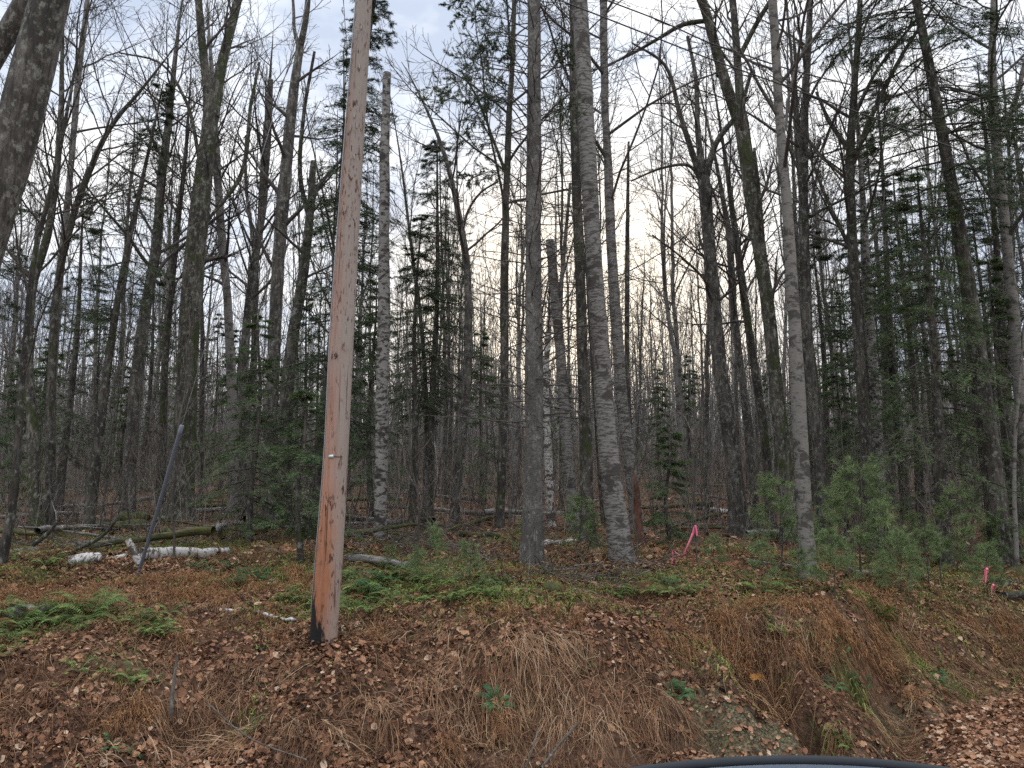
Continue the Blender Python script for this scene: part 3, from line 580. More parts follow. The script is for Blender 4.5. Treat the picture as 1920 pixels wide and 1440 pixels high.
# --- centre
H('broken_birch', 'white banded birch snag snapped off at the top, right of the pole', 'tree', [(712, 985, 24), (716, 780, 23), (719, 600, 22), (721, 450, 21), (724, 300, 19), (727, 140, 15)], 14.5, 'bandbirch', None, seed=13, crown=None, flare=.3, lump=.07)
H('crooked_tree', 'thin crooked stem with one arching branch, between the white snag and the big spruce', 'tree', [(852, 975, 17), (868, 800, 16), (876, 650, 15), (872, 480, 14), (858, 395, 12), (832, 290, 8), (800, 210, 5)], 19, 'maple', 1.5, limbs=[[(866, 440, 6), (880, 400, 5), (905, 372, 4), (935, 360, 3)]], seed=14, crown=(9, .5, .98, .3, .9, .06, 1))
H('slim_tree', 'slim dark trunk standing just left of the big grey spruce', 'tree', [(938, 990, 17), (944, 800, 16), (946, 560, 15), (950, 370, 13), (957, 180, 11), (962, 60, 9)], 16, 'dark', 5, seed=15, limbs=[[(950, 330, 7), (925, 270, 5), (895, 200, 4), (870, 165, 3)]])
sp, spS = H('spruce_tree', 'straight thick grey spruce trunk in the centre with bare twigs all the way up', 'tree', [(998, 1062, 42), (999, 900, 37), (1001, 720, 34), (1002, 500, 29), (1004, 260, 26), (1005, 0, 24)], 12, 'spruce', 6, seed=16, crown=None, dead=230, flare=.35)
H('broken_birch', 'short pale birch stem behind the spruce trunk on its right side', 'tree', [(1034, 985, 15), (1028, 850, 15), (1024, 740, 12), (1030, 600, 9), (1040, 500, 6)], 18.5, 'white', 2, seed=17, crown=(7, .5, .95, .2, .8, .05, .6))
H('broken_birch', 'crooked lichen covered snag snapped below mid height, right of the spruce', 'tree', [(1076, 985, 25), (1062, 820, 22), (1052, 650, 20), (1042, 540, 18), (1031, 450, 15)], 17, 'greybirch', None, seed=18, crown=None, flare=.3, limbs=[[(1050, 560, 8), (1060, 440, 7), (1066, 360, 5)]], limb_crown=5)
H('dark_spruce', 'dark straight trunk immediately left of the big leaning silver trunk', 'tree', [(1101, 1035, 28), (1096, 800, 24), (1085, 560, 20), (1077, 300, 17), (1072, 0, 13)], 14.3, 'dark', 5, seed=19, crown=None, dead=190)
H('silver_birch', 'thick silver barked trunk bowing to the left with a mossy foot', 'tree', [(1170, 1075, 44), (1155, 960, 40), (1140, 850, 37), (1122, 640, 34), (1110, 450, 32), (1101, 250, 30), (1088, 0, 27)], 11.8, 'greybirch', 6, seed=20, crown=(12, .6, .98, .25, .9, .05, 1), flare=.3)
H('silver_birch', 'thinner curved birch rising behind the thick silver trunk', 'tree', [(1196, 1000, 24), (1182, 880, 23), (1166, 750, 22), (1155, 600, 20), (1144, 400, 18), (1134, 200, 15), (1131, 0, 14)], 16.5, 'greybirch', 6, seed=21)
H('dead_spruce', 'thin dead spire with stubby twigs right of the birches', 'tree', [(1186, 980, 12), (1176, 700, 10), (1178, 450, 8), (1179, 265, 4)], 17.5, 'dark', None, seed=22, crown=None, dead=70)
H('hardwood_tree', 'dark thin trunk close behind the silver trunks on the right side', 'tree', [(1135, 985, 13), (1118, 760, 12), (1104, 560, 10), (1096, 380, 7)], 19, 'dark', 6, seed=44)
# --- right
H('maple_tree', 'grey flaring trunk whose top divides like a vase, right of centre', 'tree', [(1386, 985, 38), (1372, 850, 31), (1352, 720, 27), (1337, 560, 24), (1328, 440, 23), (1321, 330, 24)], 19.5, 'maple', None, limbs=[[(1322, 345, 15), (1300, 295, 12), (1272, 220, 9), (1238, 130, 6), (1180, 100, 3)], [(1322, 340, 16), (1314, 240, 11), (1312, 120, 8), (1300, 40, 6)], [(1323, 340, 15), (1342, 270, 11), (1375, 225, 9), (1400, 150, 6)], [(1330, 400, 6), (1290, 300, 6), (1250, 300, 5), (1190, 320, 3)], [(1345, 560, 6), (1310, 520, 5), (1270, 490, 4), (1215, 455, 3)]], seed=23, crown=(5, .55, .98, .2, .9, .05, 1), limb_crown=8)
H('forked_tree', 'big dark forked tree leaning left, its left limb crossing the top edge', 'tree', [(1482, 985, 32), (1470, 880, 29), (1455, 730, 26), (1436, 560, 25), (1412, 400, 25), (1396, 270, 26), (1388, 215, 26)], 17.5, 'mossy', None, limbs=[[(1390, 240, 22), (1362, 170, 20), (1335, 90, 18), (1318, 40, 17), (1298, 0, 16)], [(1392, 240, 20), (1389, 120, 15), (1385, 0, 13)], [(1390, 100, 10), (1416, 50, 9), (1446, 5, 8)], [(1330, 36, 9), (1282, 38, 9), (1243, 55, 7), (1182, 84, 5), (1112, 108, 3)], [(1436, 560, 8), (1415, 380, 7), (1398, 300, 5)], [(1350, 140, 13), (1345, 60, 11), (1330, 0, 9)]], seed=24, crown=(6, .45, .98, .2, .95, .05, 1), limb_crown=7)
H('beech_tree', 'smooth pale grey trunk with a bare silvery foot, leaning slightly left', 'tree', [(1516, 1078, 30), (1510, 980, 28), (1502, 820, 26), (1491, 600, 23), (1480, 400, 20), (1465, 200, 17), (1450, 0, 15)], 11.7, 'smooth', 6, seed=25, flare=.3)
H('hardwood_tree', 'brown trunk close behind the smooth pale trunk', 'tree', [(1546, 985, 27), (1534, 820, 24), (1518, 680, 21), (1509, 500, 19), (1506, 320, 16), (1511, 150, 13), (1519, 0, 11)], 18, 'maple', 5, limbs=[[(1508, 330, 8), (1490, 240, 6), (1480, 180, 5), (1470, 90, 3)], [(1509, 300, 9), (1540, 270, 7), (1555, 240, 5)]], seed=26)
H('hardwood_tree', 'dark trunk with many ascending limbs fanning to the upper right', 'tree', [(1634, 985, 24), (1618, 800, 21), (1605, 600, 18), (1594, 430, 17), (1592, 300, 16), (1600, 160, 13), (1612, 0, 9)], 17, 'dark', 4, limbs=[[(1592, 320, 11), (1620, 240, 9), (1670, 130, 7), (1725, 40, 5)], [(1594, 290, 9), (1560, 210, 7), (1548, 150, 5)], [(1596, 230, 8), (1630, 150, 6), (1690, 70, 5)], [(1598, 480, 8), (1552, 350, 6), (1530, 260, 4)]], seed=27, limb_crown=8)
H('silver_birch', 'pale patchy birch half hidden by evergreens on the right', 'tree', [(1652, 985, 26), (1645, 850, 24), (1634, 700, 21), (1622, 500, 16), (1615, 380, 12)], 19, 'bandbirch', 6, seed=28)
H('tall_tree', 'pale slender trunk with a forked top at the upper right edge', 'tree', [(1935, 985, 24), (1920, 800, 22), (1898, 560, 20), (1878, 380, 18), (1864, 240, 17), (1858, 120, 13), (1862, 0, 10)], 17, 'smooth', 4, limbs=[[(1867, 270, 11), (1890, 200, 9), (1902, 120, 8), (1918, 60, 6)]], seed=29)
H('slim_tree', 'thin straight pale sapling by the right edge', 'tree', [(1906, 1010, 8), (1903, 900, 7), (1908, 760, 6), (1914, 640, 4)], 14.5, 'smooth', 2, seed=30, crown=(7, .3, .95, .3, .7, .06, .7), flare=.15)
H('red_rotten_snag', 'short red brown rotten snag leaning on the back of the silver trunks', 'stump', [(1204, 1035, 18), (1196, 965, 16), (1189, 905, 11), (1184, 882, 5)], 14.2, 'rot', None, seed=31, crown=None, flare=.5, lump=.15)
H('hardwood_tree', 'slender brown trunk between the vase shaped tree and the big fork', 'tree', [(1418, 975, 18), (1402, 800, 16), (1378, 600, 13), (1366, 430, 11), (1350, 330, 7)], 22, 'maple', 4, seed=32)
H('hardwood_tree', 'narrow trunk left of the thick leaning fork, partly hidden by its base', 'tree', [(1446, 985, 18), (1432, 820, 17), (1405, 640, 15), (1378, 450, 12), (1362, 330, 8)], 20, 'dark', 4, seed=33)
H('hardwood_tree', 'bare dark stem between the grey spotted stem and the big forked trunk', 'tree', [(300, 975, 17), (305, 800, 15), (316, 620, 13), (330, 480, 11), (345, 330, 8)], 22, 'dark', 4, seed=34)
H('hardwood_tree', 'thin stem with a fine fan of twigs near the left of the white snag', 'tree', [(795, 975, 10), (800, 800, 9), (790, 600, 8), (770, 450, 6), (755, 330, 4)], 21, 'dark', 3, seed=35)

# ------------------------------------------------------------------ conifers
def conifer(rg, Hh, r0, cb, Lmax, droop=.25, dens=1.0, needle='needle', lean=0, whorl=.34, flat=.5, nl=.055, gap=.12, shape=.8, dead=True):
    """trunk and foliage meshes for one fir/hemlock"""
    n = 30; t = np.linspace(0, 1, n); P = np.stack([lean * t ** 1.5 + .05 * np.sin(t * 7 + rg.random() * 6), .05 * np.sin(t * 5), t * Hh - .1], 1)
    Rd = r0 * (1 - t) ** .85 + .012; G = Geo(); trunk_geo(G, P, Rd, 10, 3, .35, .03)
    C = Geo(); K = int(Hh * (1 - cb) / whorl * 5 * dens); tt = np.sort(cb + (1 - cb) * rg.random(K)); tt = tt[rg.random(K) > gap]; K = len(tt)
    i = np.clip((tt * (n - 1)).astype(int), 0, n - 2); f = (tt * (n - 1) - i)[:, None]; pos = P[i] * (1 - f) + P[i + 1] * f
    rel = (tt - cb) / (1 - cb); Lb = Lmax * (1 - rel) ** shape * rg.uniform(.55, 1.15, K) + .15
    Lb *= 1 - .35 * np.exp(-((rel) / .08) ** 2)
    az = rg.random(K) * 6.283; el = .35 * rel - .1 + rg.normal(0, .1, K); m = 7
    d = np.stack([np.cos(az) * np.cos(el), np.sin(az) * np.cos(el), np.sin(el)], 1); out = [pos]
    for s_ in range(m - 1):
        d = nrm(d + rg.normal(0, .07, d.shape) + np.array([0, 0, -droop * .35 + (.12 if s_ > 3 else 0)])); out.append(out[-1] + d * (Lb / (m - 1))[:, None])
    B_ = np.stack(out, 1); Br = np.linspace(1, .15, m)[None] * (.006 + .006 * Lb)[:, None]; C2 = Geo(); G.tubes(B_, Br, 4)
    # side twigs in the plane of the branch
    kt = 18; ti = rg.random((K, kt)) * .85 + .15; fi = ti * (m - 1); ii = np.clip(fi.astype(int), 0, m - 2); ff = (fi - ii)[..., None]; bi = np.arange(K)[:, None]
    p = B_[bi, ii] * (1 - ff) + B_[bi, ii + 1] * ff; tn = nrm(B_[bi, ii + 1] - B_[bi, ii]); sd = nrm(np.cross(tn, np.array([0, 0, 1.]))) * np.where(rg.random((K, kt)) < .5, -1, 1)[..., None]
    dt = nrm(tn * .8 + sd * rg.uniform(.5, 1.1, (K, kt))[..., None] + rg.normal(0, .12, (K, kt, 3)) + np.array([0, 0, -.12]))
    Lt = (Lb[:, None] * .32 * (1.15 - ti) * 1.2 + .06) * rg.uniform(.6, 1.2, (K, kt)); p = p.reshape(-1, 3); dt = dt.reshape(-1, 3); Lt = Lt.ravel()
    tip = p + dt * Lt[:, None] + np.array([0, 0, -1.]) * (Lt * .15)[:, None]
    C2.ribbons(np.stack([p, (p + tip) / 2 + [0, 0, .01], tip], 1), np.array([[.004, .003, .001]]), None, .0)
    # needle clusters along twigs
    kn = 22; tw = np.repeat(np.arange(len(p)), kn); u = rg.random(len(tw)); q = p[tw] + (tip - p)[tw] * u[:, None]
    s2 = nrm(np.cross(dt[tw], np.array([0, 0, 1.]) + rg.normal(0, flat, (len(tw), 3)))) * np.where(rg.random(len(tw)) < .5, -1, 1)[:, None]
    nd = nrm(dt[tw] * .9 + s2 * rg.uniform(.3, 1.4, (len(tw), 1)) + np.array([0, 0, -.12])); ln = nl * rg.uniform(.7, 1.5, len(tw))[:, None]
    br = np.repeat(rg.normal(0, .14, K), kt)[tw]
    C.ribbons(np.stack([q, q + nd * ln * .55, q + nd * ln], 1), nl * np.array([[.045, .065, .02]]), np.cross(nd, s2) + rg.normal(0, .4, s2.shape), np.clip(.45 + br + rg.normal(0, .17, len(tw)), 0, 1))
    return G, C, C2
def make_conifer(name, label, cat, base, spec, bark_='dark', needle='needle', group=None, seed=0):
    rg = np.random.default_rng(seed); G, C, C2 = conifer(rg, **spec); root = empty(name, base); tag(root, label, cat, group)
    link('trunk', G.mesh('trunk', M[bark_]), root); link('crown', C.mesh('crown', M[needle]), root); return root
def gbase(u, Y, v=1000):
    x = at(u, v, Y)[0]; return (x, Y, float(gz(x, Y)))
def htop(v, Y, u=960): return at(u, v, Y)[2]
c = gbase(590, 15.3); make_conifer('fir_tree', 'dense dark fir directly behind the wooden pole', 'fir tree', c, dict(Hh=14.0, r0=.15, cb=.11, Lmax=1.75, dens=1.9, lean=1.25, shape=1.1, gap=.1), 'dark', 'needle', seed=51)
c = gbase(806, 20); make_conifer('fir_tree', 'dark fir with a thick rounded top between the white snag and the spruce', 'fir tree', c, dict(Hh=10.6, r0=.11, cb=.30, Lmax=1.6, dens=1.7, lean=.1, shape=.55, gap=.02), 'dark', 'needle', seed=52)
c = gbase(770, 18); make_conifer('fir_tree', 'smaller thin fir just right of the white snag', 'fir tree', c, dict(Hh=7.6, r0=.08, cb=.40, Lmax=1.0, dens=1.0, lean=.1), 'dark', 'needle', seed=53)
c = gbase(160, 17); make_conifer('fir_tree', 'pointed dark fir near the left edge of the wood', 'fir tree', c, dict(Hh=10.6, r0=.11, cb=.42, Lmax=1.55, dens=1.0, lean=1.0), 'dark', 'needle', seed=54)
c = gbase(1850, 15.5); make_conifer('spruce_tree', 'tall dark evergreen with ragged boughs at the upper right', 'spruce tree', (c[0] + .3, c[1], c[2]), dict(Hh=16.5, r0=.20, cb=.44, Lmax=3.0, dens=1.75, lean=-1.3, shape=.45, nl=.085, gap=.3), 'dark', 'needle', seed=55)
c = gbase(1775, 15); make_conifer('hemlock_tree', 'broad green hemlock with low drooping boughs on the right', 'hemlock tree', c, dict(Hh=8.0, r0=.12, cb=.16, Lmax=2.3, dens=1.1, droop=.35, shape=.7), 'dark', 'needle2', seed=56)
c = gbase(1640, 18); make_conifer('hemlock_tree', 'slimmer hemlock behind the patchy birch on the right', 'hemlock tree', c, dict(Hh=8.5, r0=.11, cb=.15, Lmax=1.7, dens=.9, droop=.3), 'dark', 'needle2', seed=57)
c = gbase(1700, 24); make_conifer('fir_tree', 'hazy evergreen top standing behind the dark fanning tree', 'fir tree', c, dict(Hh=14.5, r0=.15, cb=.30, Lmax=2.4, dens=1.1, shape=.6, nl=.08), 'dark', 'needle', seed=58)
c = gbase(470, 14.5); make_conifer('hemlock_tree', 'young green hemlock spreading left of the wooden pole', 'hemlock tree', c, dict(Hh=4.4, r0=.05, cb=.12, Lmax=1.35, dens=1.3, droop=.3), 'dark', 'needle2', seed=59)
c = gbase(560, 11.6); make_conifer('hemlock_tree', 'small low hemlock with flat sprays at the left side of the pole', 'hemlock tree', c, dict(Hh=2.6, r0=.035, cb=.25, Lmax=.9, dens=1.3, droop=.25), 'dark', 'needle2', seed=60)
c = gbase(890, 12); 
c = gbase(1255, 14.5); make_conifer('young_spruce', 'knee high dark spruce behind the long pink ribbon', 'spruce tree', c, dict(Hh=2.3, r0=.03, cb=.08, Lmax=.6, dens=1.6), 'dark', 'needle2', seed=61)
c = gbase(1915, 20); make_conifer('spruce_tree', 'dark evergreen cut off by the right edge', 'spruce tree', c, dict(Hh=13, r0=.15, cb=.35, Lmax=2.2, dens=.9), 'dark', 'needle', seed=62)
# needled boughs of the big spruce, upper left of its trunk
def spruce_boughs():
    rg = np.random.default_rng(70); C = Geo(); G = Geo()
    bl = [((1000, 60), (930, 30), (850, 35)), ((1000, 120), (940, 60), (870, 75)), ((1000, 190), (930, 110), (850, 110)), ((1000, 235), (920, 150), (800, 165)), ((1000, 300), (900, 200), (790, 185)), ((1000, 30), (960, -20), (880, -10)), ((1000, 260), (930, 180), (880, 190)), ((1000, 160), (950, 100), (900, 90)), ((1000, 90), (930, 70), (895, 110)), ((1000, 330), (930, 265), (850, 265)), ((1000, 215), (950, 175), (875, 235)), ((1000, 360), (940, 320), (870, 340)), ((1008, 120), (1050, 90), (1070, 120)), ((1008, 240), (1045, 200), (1066, 215)), ((1000, 10), (900, -15), (840, 10)), ((1000, 140), (900, 130), (820, 190))]
    for j, b in enumerate(bl):
        Ys = 12 + rg.normal(0, .6); Q = np.array([[*at(u, v, 12 + (Ys - 12) * k), 0] for k, (u, v) in enumerate(b)]); S = smooth_poly(Q, 10)[:, :3]
        G.tubes(S[None], np.linspace(.014, .004, 10)[None], 4)
        T, Tr = grow(rg, S[None], np.linspace(.014, .004, 10)[None], 14, .35, 1, .28, .8, 5, .1, -.03, .5, .003, .7); G.tubes(T, Tr, 3)
        U, Ur = grow(rg, T, Tr, 6, .1, 1, .45, .7, 3, .1, -.02, .6, .002, .3); G.tubes(U, Ur, 3)
        for PP in (T, U):
            kn = 70 if PP is T else 34; B_, n_ = PP.shape[:2]; bi = np.repeat(np.arange(B_), kn); f = rg.random(len(bi)) * (n_ - 1.01); i = f.astype(int); f = (f - i)[:, None]
            q = PP[bi, i] * (1 - f) + PP[bi, i + 1] * f; t = nrm(PP[bi, i + 1] - PP[bi, i]); nd = nrm(t + rg.normal(0, .7, t.shape)); ln = .035 * rg.uniform(.7, 1.3, (len(bi), 1))
            C.ribbons(np.stack([q, q + nd * ln], 1), np.array([[.003, .001]]), None, rg.random(len(bi)))
    C.V = [v - np.array(sp.location) for v in C.V]; G.V = [v - np.array(sp.location) for v in G.V]
    fo = link('foliage', C.mesh('foliage', M['needle']), sp); link('bough', G.mesh('bough', M['twig']), sp)
spruce_boughs()

# ------------------------------------------------------------------ background wood (individual copies)
def proto_hardwood(seed, Hh, r0, bk, fork=True, dens=.8):
    rg = np.random.default_rng(seed); n = 26; t = np.linspace(0, 1, n)
    P = np.stack([np.cumsum(rg.normal(0, .035, n)) + .3 * np.sin(t * 3 + seed), np.cumsum(rg.normal(0, .03, n)), t * Hh - .15], 1); P[:, :2] -= P[0, :2]
    Rd = r0 * .88 * (1 - .92 * t ** 1.15) + .006; G = Geo(); trunk_geo(G, P, Rd, 9, seed, .4, .05)
    Ls, Lr = grow(rg, P[None], Rd[None], 5 if fork else 3, .42, .85, .42, .45, 12, .06, .07, .6, .012, 7); G.tubes(Ls, Lr, 6)
    C = Geo(); crown_geo(rg, C, P[None], Rd[None], (15, .33, .99, .22, .95, .05, dens * 1.25), .006); crown_geo(rg, C, Ls, Lr, (6, .15, .97, .3, .7, .06, dens * 1.25), .006)
    root = empty('hardwood_tree'); link('trunk', G.mesh('trunk', M[bk]), root); link('crown', C.mesh('crown', M['twig' if seed % 2 else 'bgtwig']), root); return root
prot = [proto_hardwood(201, 17, .15, 'maple'), proto_hardwood(202, 19, .19, 'dark'), proto_hardwood(203, 15, .10, 'maple', False), proto_hardwood(204, 16, .12, 'smooth', False), proto_hardwood(205, 18, .16, 'mossy'), proto_hardwood(206, 13, .07, 'smooth', False, .7), proto_hardwood(207, 17, .13, 'greybirch')]
def place_bg():
    rg = np.random.default_rng(77); used = [False] * len(prot); pts = []; cnt = 0; tries = 0
    occ = [(r.location.x, r.location.y) for r in HERO]
    while cnt < 255 and tries < 9000:
        tries += 1; y = 19 + (70 - 19) * rg.random() ** .72; x = (rg.random() * 2 - 1) * (.72 * y + 2)
        if y < 24 and rg.random() < .35: continue
        # thinner wood where the sky opens right of centre
        az = x / y
        if .12 < az < .24 and y < 45 and rg.random() < .8: continue
        if any((x - a) ** 2 + (y - b) ** 2 < 1.3 for a, b in occ): continue
        occ.append((x, y)); k = int(rg.choice(len(prot), p=[.2, .14, .18, .14, .12, .14, .08])); s = rg.uniform(.78, 1.12); z = float(gz(x, y)); s3 = (s * rg.uniform(.5, .95),) * 2 + (s,)
        tl = (rg.normal(0, .025), rg.normal(0, .03)); rz = rg.random() * 6.28
        side = 'left' if x < -.22 * y else ('right' if x > .22 * y else 'centre'); far = 'deep' if y > 42 else 'near'
        lab = {'left': 'bare grey brown hardwood in the crowded left part of the background wood', 'right': 'bare grey brown hardwood in the crowded right part of the background wood', 'centre': 'bare grey brown hardwood in the crowded middle of the background wood'}[side]
        if far == 'deep': lab = lab.replace('bare grey brown hardwood', 'far thin bare hardwood')
        if not used[k]:
            o = prot[k]; o.location = (x, y, z); o.rotation_euler = (tl[0], tl[1], rz); o.scale = s3; used[k] = True
        else: o = copy_tree(prot[k], (x, y, z), rz, s3, tl)
        tag(o, lab, 'tree', lab.replace('hardwood', 'hardwoods')); cnt += 1
place_bg()
def place_sap():
    rg = np.random.default_rng(78); pr = []
    for sd in (1, 2, 3, 4):
        r_ = np.random.default_rng(300 + sd); n = 14; t = np.linspace(0, 1, n); Hh = 4.2
        P = np.stack([np.cumsum(r_.normal(0, .035, n)), np.cumsum(r_.normal(0, .03, n)), t * Hh - .05], 1); P[:, :2] -= P[0, :2]; Rd = .017 * (1 - .75 * t)
        G = Geo(); G.tubes(P[None], Rd[None], 6); C = Geo(); A, Ar = grow(r_, P[None], Rd[None], 16, .15, .97, .25, .75, 6, .1, .05, .5, .003); C.tubes(A, Ar, 4)
        B_, Br = grow(r_, A, Ar, 5, .2, .95, .45, .6, 4, .12, .05, .7, .002); C.tubes(B_, Br, 3)
        root = empty('bare_sapling'); link('trunk', G.mesh('trunk', M['twig']), root); link('crown', C.mesh('crown', M['twigred' if sd % 2 else 'twig']), root); pr.append(root)
    used = [0] * 4
    for i in range(110):
        y = 11.5 + 22 * rg.random() ** 1.1; x = (rg.random() * 2 - 1) * (.7 * y); k = i % 4; s = rg.uniform(.45, 1.25); z = float(gz(x, y))
        o = pr[k] if not used[k] else copy_tree(pr[k], (x, y, z)); used[k] = 1
        o.location = (x, y, z); o.rotation_euler = (rg.normal(0, .09), rg.normal(0, .09), rg.random() * 6.28); o.scale = (s, s, s)
        lab = 'thin leafless sapling among the trunks on the %s' % ('left' if x < 0 else 'right'); tag(o, lab, 'sapling', 'thin leafless saplings in the understory, %s' % ('left' if x < 0 else 'right'))
place_sap()
def bg_conifers():
    rg = np.random.default_rng(79); pr = []
    for sd, sp_ in ((1, dict(Hh=9, r0=.10, cb=.2, Lmax=1.7, dens=.75)), (2, dict(Hh=6, r0=.07, cb=.12, Lmax=1.4, dens=.9, droop=.3)), (3, dict(Hh=12, r0=.13, cb=.42, Lmax=2.0, dens=.7))):
        pr.append(make_conifer('background_fir', 'x', 'fir tree', (0, 0, 0), dict(sp_, nl=.07), 'dark', 'needle' if sd != 2 else 'needle2', seed=400 + sd))
    spots = [(110, 24, 0), (60, 28, 1), (220, 26, 1), (430, 25, 1), (500, 22, 1), (330, 30, 1), (560, 26, 0), (690, 22, 1), (900, 30, 1), (1240, 32, 1), (1300, 38, 1), (1560, 24, 0), (1590, 20, 1), (1730, 22, 0), (1810, 21, 1), (1880, 25, 0),
             (1900, 17.5, 1), (1680, 28, 2), (1760, 30, 2), (20, 20, 1), (-60, 18, 0), (260, 34, 0), (650, 32, 0), (1460, 40, 1), (1060, 42, 1), (1980, 24, 2), (750, 40, 1), (390, 40, 0), (160, 42, 0), (1840, 34, 0), (1600, 36, 0)]
    used = [0] * 3
    for (u, Y, k) in spots:
        x, y, z = gbase(u, Y); s = rg.uniform(.8, 1.2); o = pr[k] if not used[k] else copy_tree(pr[k], (x, y, z)); used[k] = 1
        o.location = (x, y, z); o.scale = (s, s, s); o.rotation_euler = (0, 0, rg.random() * 6.28); side = 'left' if u < 700 else ('middle' if u < 1500 else 'right')
        lab = 'green fir growing between the bare trunks in the %s of the background' % side; tag(o, lab, 'fir tree', 'background firs, %s' % side)
bg_conifers()
def far_wood():
    rg = np.random.default_rng(80); G = Geo(); n = 3300; y = 66 + 95 * rg.random(n) ** 1.2; x = (rg.random(n) * 2 - 1) * (.74 * y + 4); z = gz(x, y); y[:1000] = 36 + 32 * rg.random(1000); x[:1000] = (rg.random(1000) * 2 - 1) * (.74 * y[:1000] + 3); z = gz(x, y); Hh = rg.uniform(6, 12.5, n) * np.where(rg.random(n) < .25, .5, 1); Hh[:1000] *= .95; m = 6; t = np.linspace(0, 1, m)
    P = np.stack([x[:, None] + np.cumsum(rg.normal(0, .12, (n, m)), 1), y[:, None] + 0 * t, z[:, None] + Hh[:, None] * t - .3], -1)
    r = (rng.uniform(.05, .14, n) * np.where(np.arange(n) < 1000, .5, 1))[:, None] * (1 - .8 * t)[None]; G.tubes(P, r, 4, rg.random(n))
    A, Ar = grow(rg, P, r, 11, .2, .98, .28, .75, 4, .12, .08, .4, .012, 4); G.tubes(A, Ar, 3, rg.random(len(A)))
    B_, Br = grow(rg, A, Ar, 4, .2, .95, .5, .6, 3, .12, .06, .6, .009, 2); G.ribbons(B_, Br, None, rg.random(len(B_)))
    m_ = attr_mat('far_bark', [(0, (.09, .085, .077)), (.6, (.19, .178, .16)), (1, (.30, .285, .26))], .95)
    tag(link('far_woodland', G.mesh('far_woodland', m_)), 'mass of distant bare trees on the rise behind the wood', 'woodland', kind='stuff')
    # low brush between the trunks
    G = Geo(); n = 9500; y = 15 + 62 * rg.random(n) ** .9; x = (rg.random(n) * 2 - 1) * (.74 * y + 2); z = gz(x, y); a = rg.random(n) * 6.28; Ln = rg.uniform(.5, 2.2, n) * (.7 + y / 60); m = 5; t = np.linspace(0, 1, m)[None]
    P = np.stack([x[:, None] + Ln[:, None] * t * np.cos(a)[:, None] * .3, y[:, None] + Ln[:, None] * t * np.sin(a)[:, None] * .3, z[:, None] + Ln[:, None] * t - .02], -1) + np.cumsum(rg.normal(0, .04, (n, m, 3)), 1) * 1
    Rr = (.004 + .00012 * y)[:, None] * (1 - .6 * t); G.tubes(P, Rr, 3, rg.random(n)); A, Ar = grow(rg, P, Rr, 5, .15, .95, .5, .65, 4, .12, .05, .8, .0025, 1.1); G.tubes(A, Ar, 3, rg.random(len(A)))
    m_ = attr_mat('brush_bark', [(0, (.06, .052, .043)), (.6, (.155, .135, .113)), (1, (.26, .23, .195))], .95)
    tag(link('understory_brush', G.mesh('understory_brush', m_)), 'fine leafless brush filling the space between trunks', 'brush', kind='stuff')
far_wood()

# ------------------------------------------------------------------ young white pines
def pine_proto(seed, Hh=1.3, dens=1.0):
    rg = np.random.default_rng(seed); n = 10; t = np.linspace(0, 1, n); P = np.stack([.03 * np.sin(t * 4 + seed), .02 * np.sin(t * 5), t * Hh - .03], 1); Rd = .013 * (1 - .7 * t); G = Geo(); G.tubes(P[None], Rd[None], 6)
    C = Geo(); tips = []
    for wv in np.arange(.16, Hh, .21):
        k = rg.integers(4, 7); Lb = (Hh - wv) * .42 + .12
        for q in range(k):
            a = rg.random() * 6.28; e0 = rg.uniform(.15, .6); d = np.array([math.cos(a) * math.cos(e0), math.sin(a) * math.cos(e0), math.sin(e0)]); m = 6; s = np.linspace(0, 1, m)[:, None]; l = Lb * rg.uniform(.6, 1.1)
            B_ = np.array([0, 0, wv]) + d * s * l + np.array([0, 0, .12]) * s ** 2 * l; G.tubes(B_[None], np.linspace(.004, .002, m)[None], 3)
            for f in np.arange(.5, 1.01, .11): tips.append((np.array([0, 0, wv]) + d * f * l + np.array([0, 0, .12]) * f ** 2 * l, d))
            for q2 in range(3):
                f = rg.uniform(.4, .9); d2 = nrm(d + rg.normal(0, .5, 3)); p0 = np.array([0, 0, wv]) + d * f * l
                for g in (.06, .12, .17): tips.append((p0 + d2 * g, d2))
    tips += [(np.array([0, 0, Hh]), np.array([0, 0, 1.])), (np.array([0, 0, Hh * .94]), np.array([0, 0, 1.]))]
    kn = int(22 * dens); q = np.repeat(np.array([a for a, b in tips]), kn, 0); d = np.repeat(np.array([b for a, b in tips]), kn, 0); nd = nrm(d * .9 + rg.normal(0, .62, d.shape)); ln = rg.uniform(.05, .10, (len(q), 1))
    C.ribbons(np.stack([q, q + nd * ln * .6, q + nd * ln + [0, 0, -.008]], 1), np.array([[.0012, .0014, .0005]]), None, np.clip(.5 + np.repeat(rg.normal(0, .2, len(tips)), kn) + rg.normal(0, .15, len(q)), 0, 1))
    root = empty('pine_seedling'); link('trunk', G.mesh('trunk', M['twig']), root); link('crown', C.mesh('crown', M['pine']), root); return root
pp = [pine_proto(501), pine_proto(502), pine_proto(503, 1.3, 1.3)]
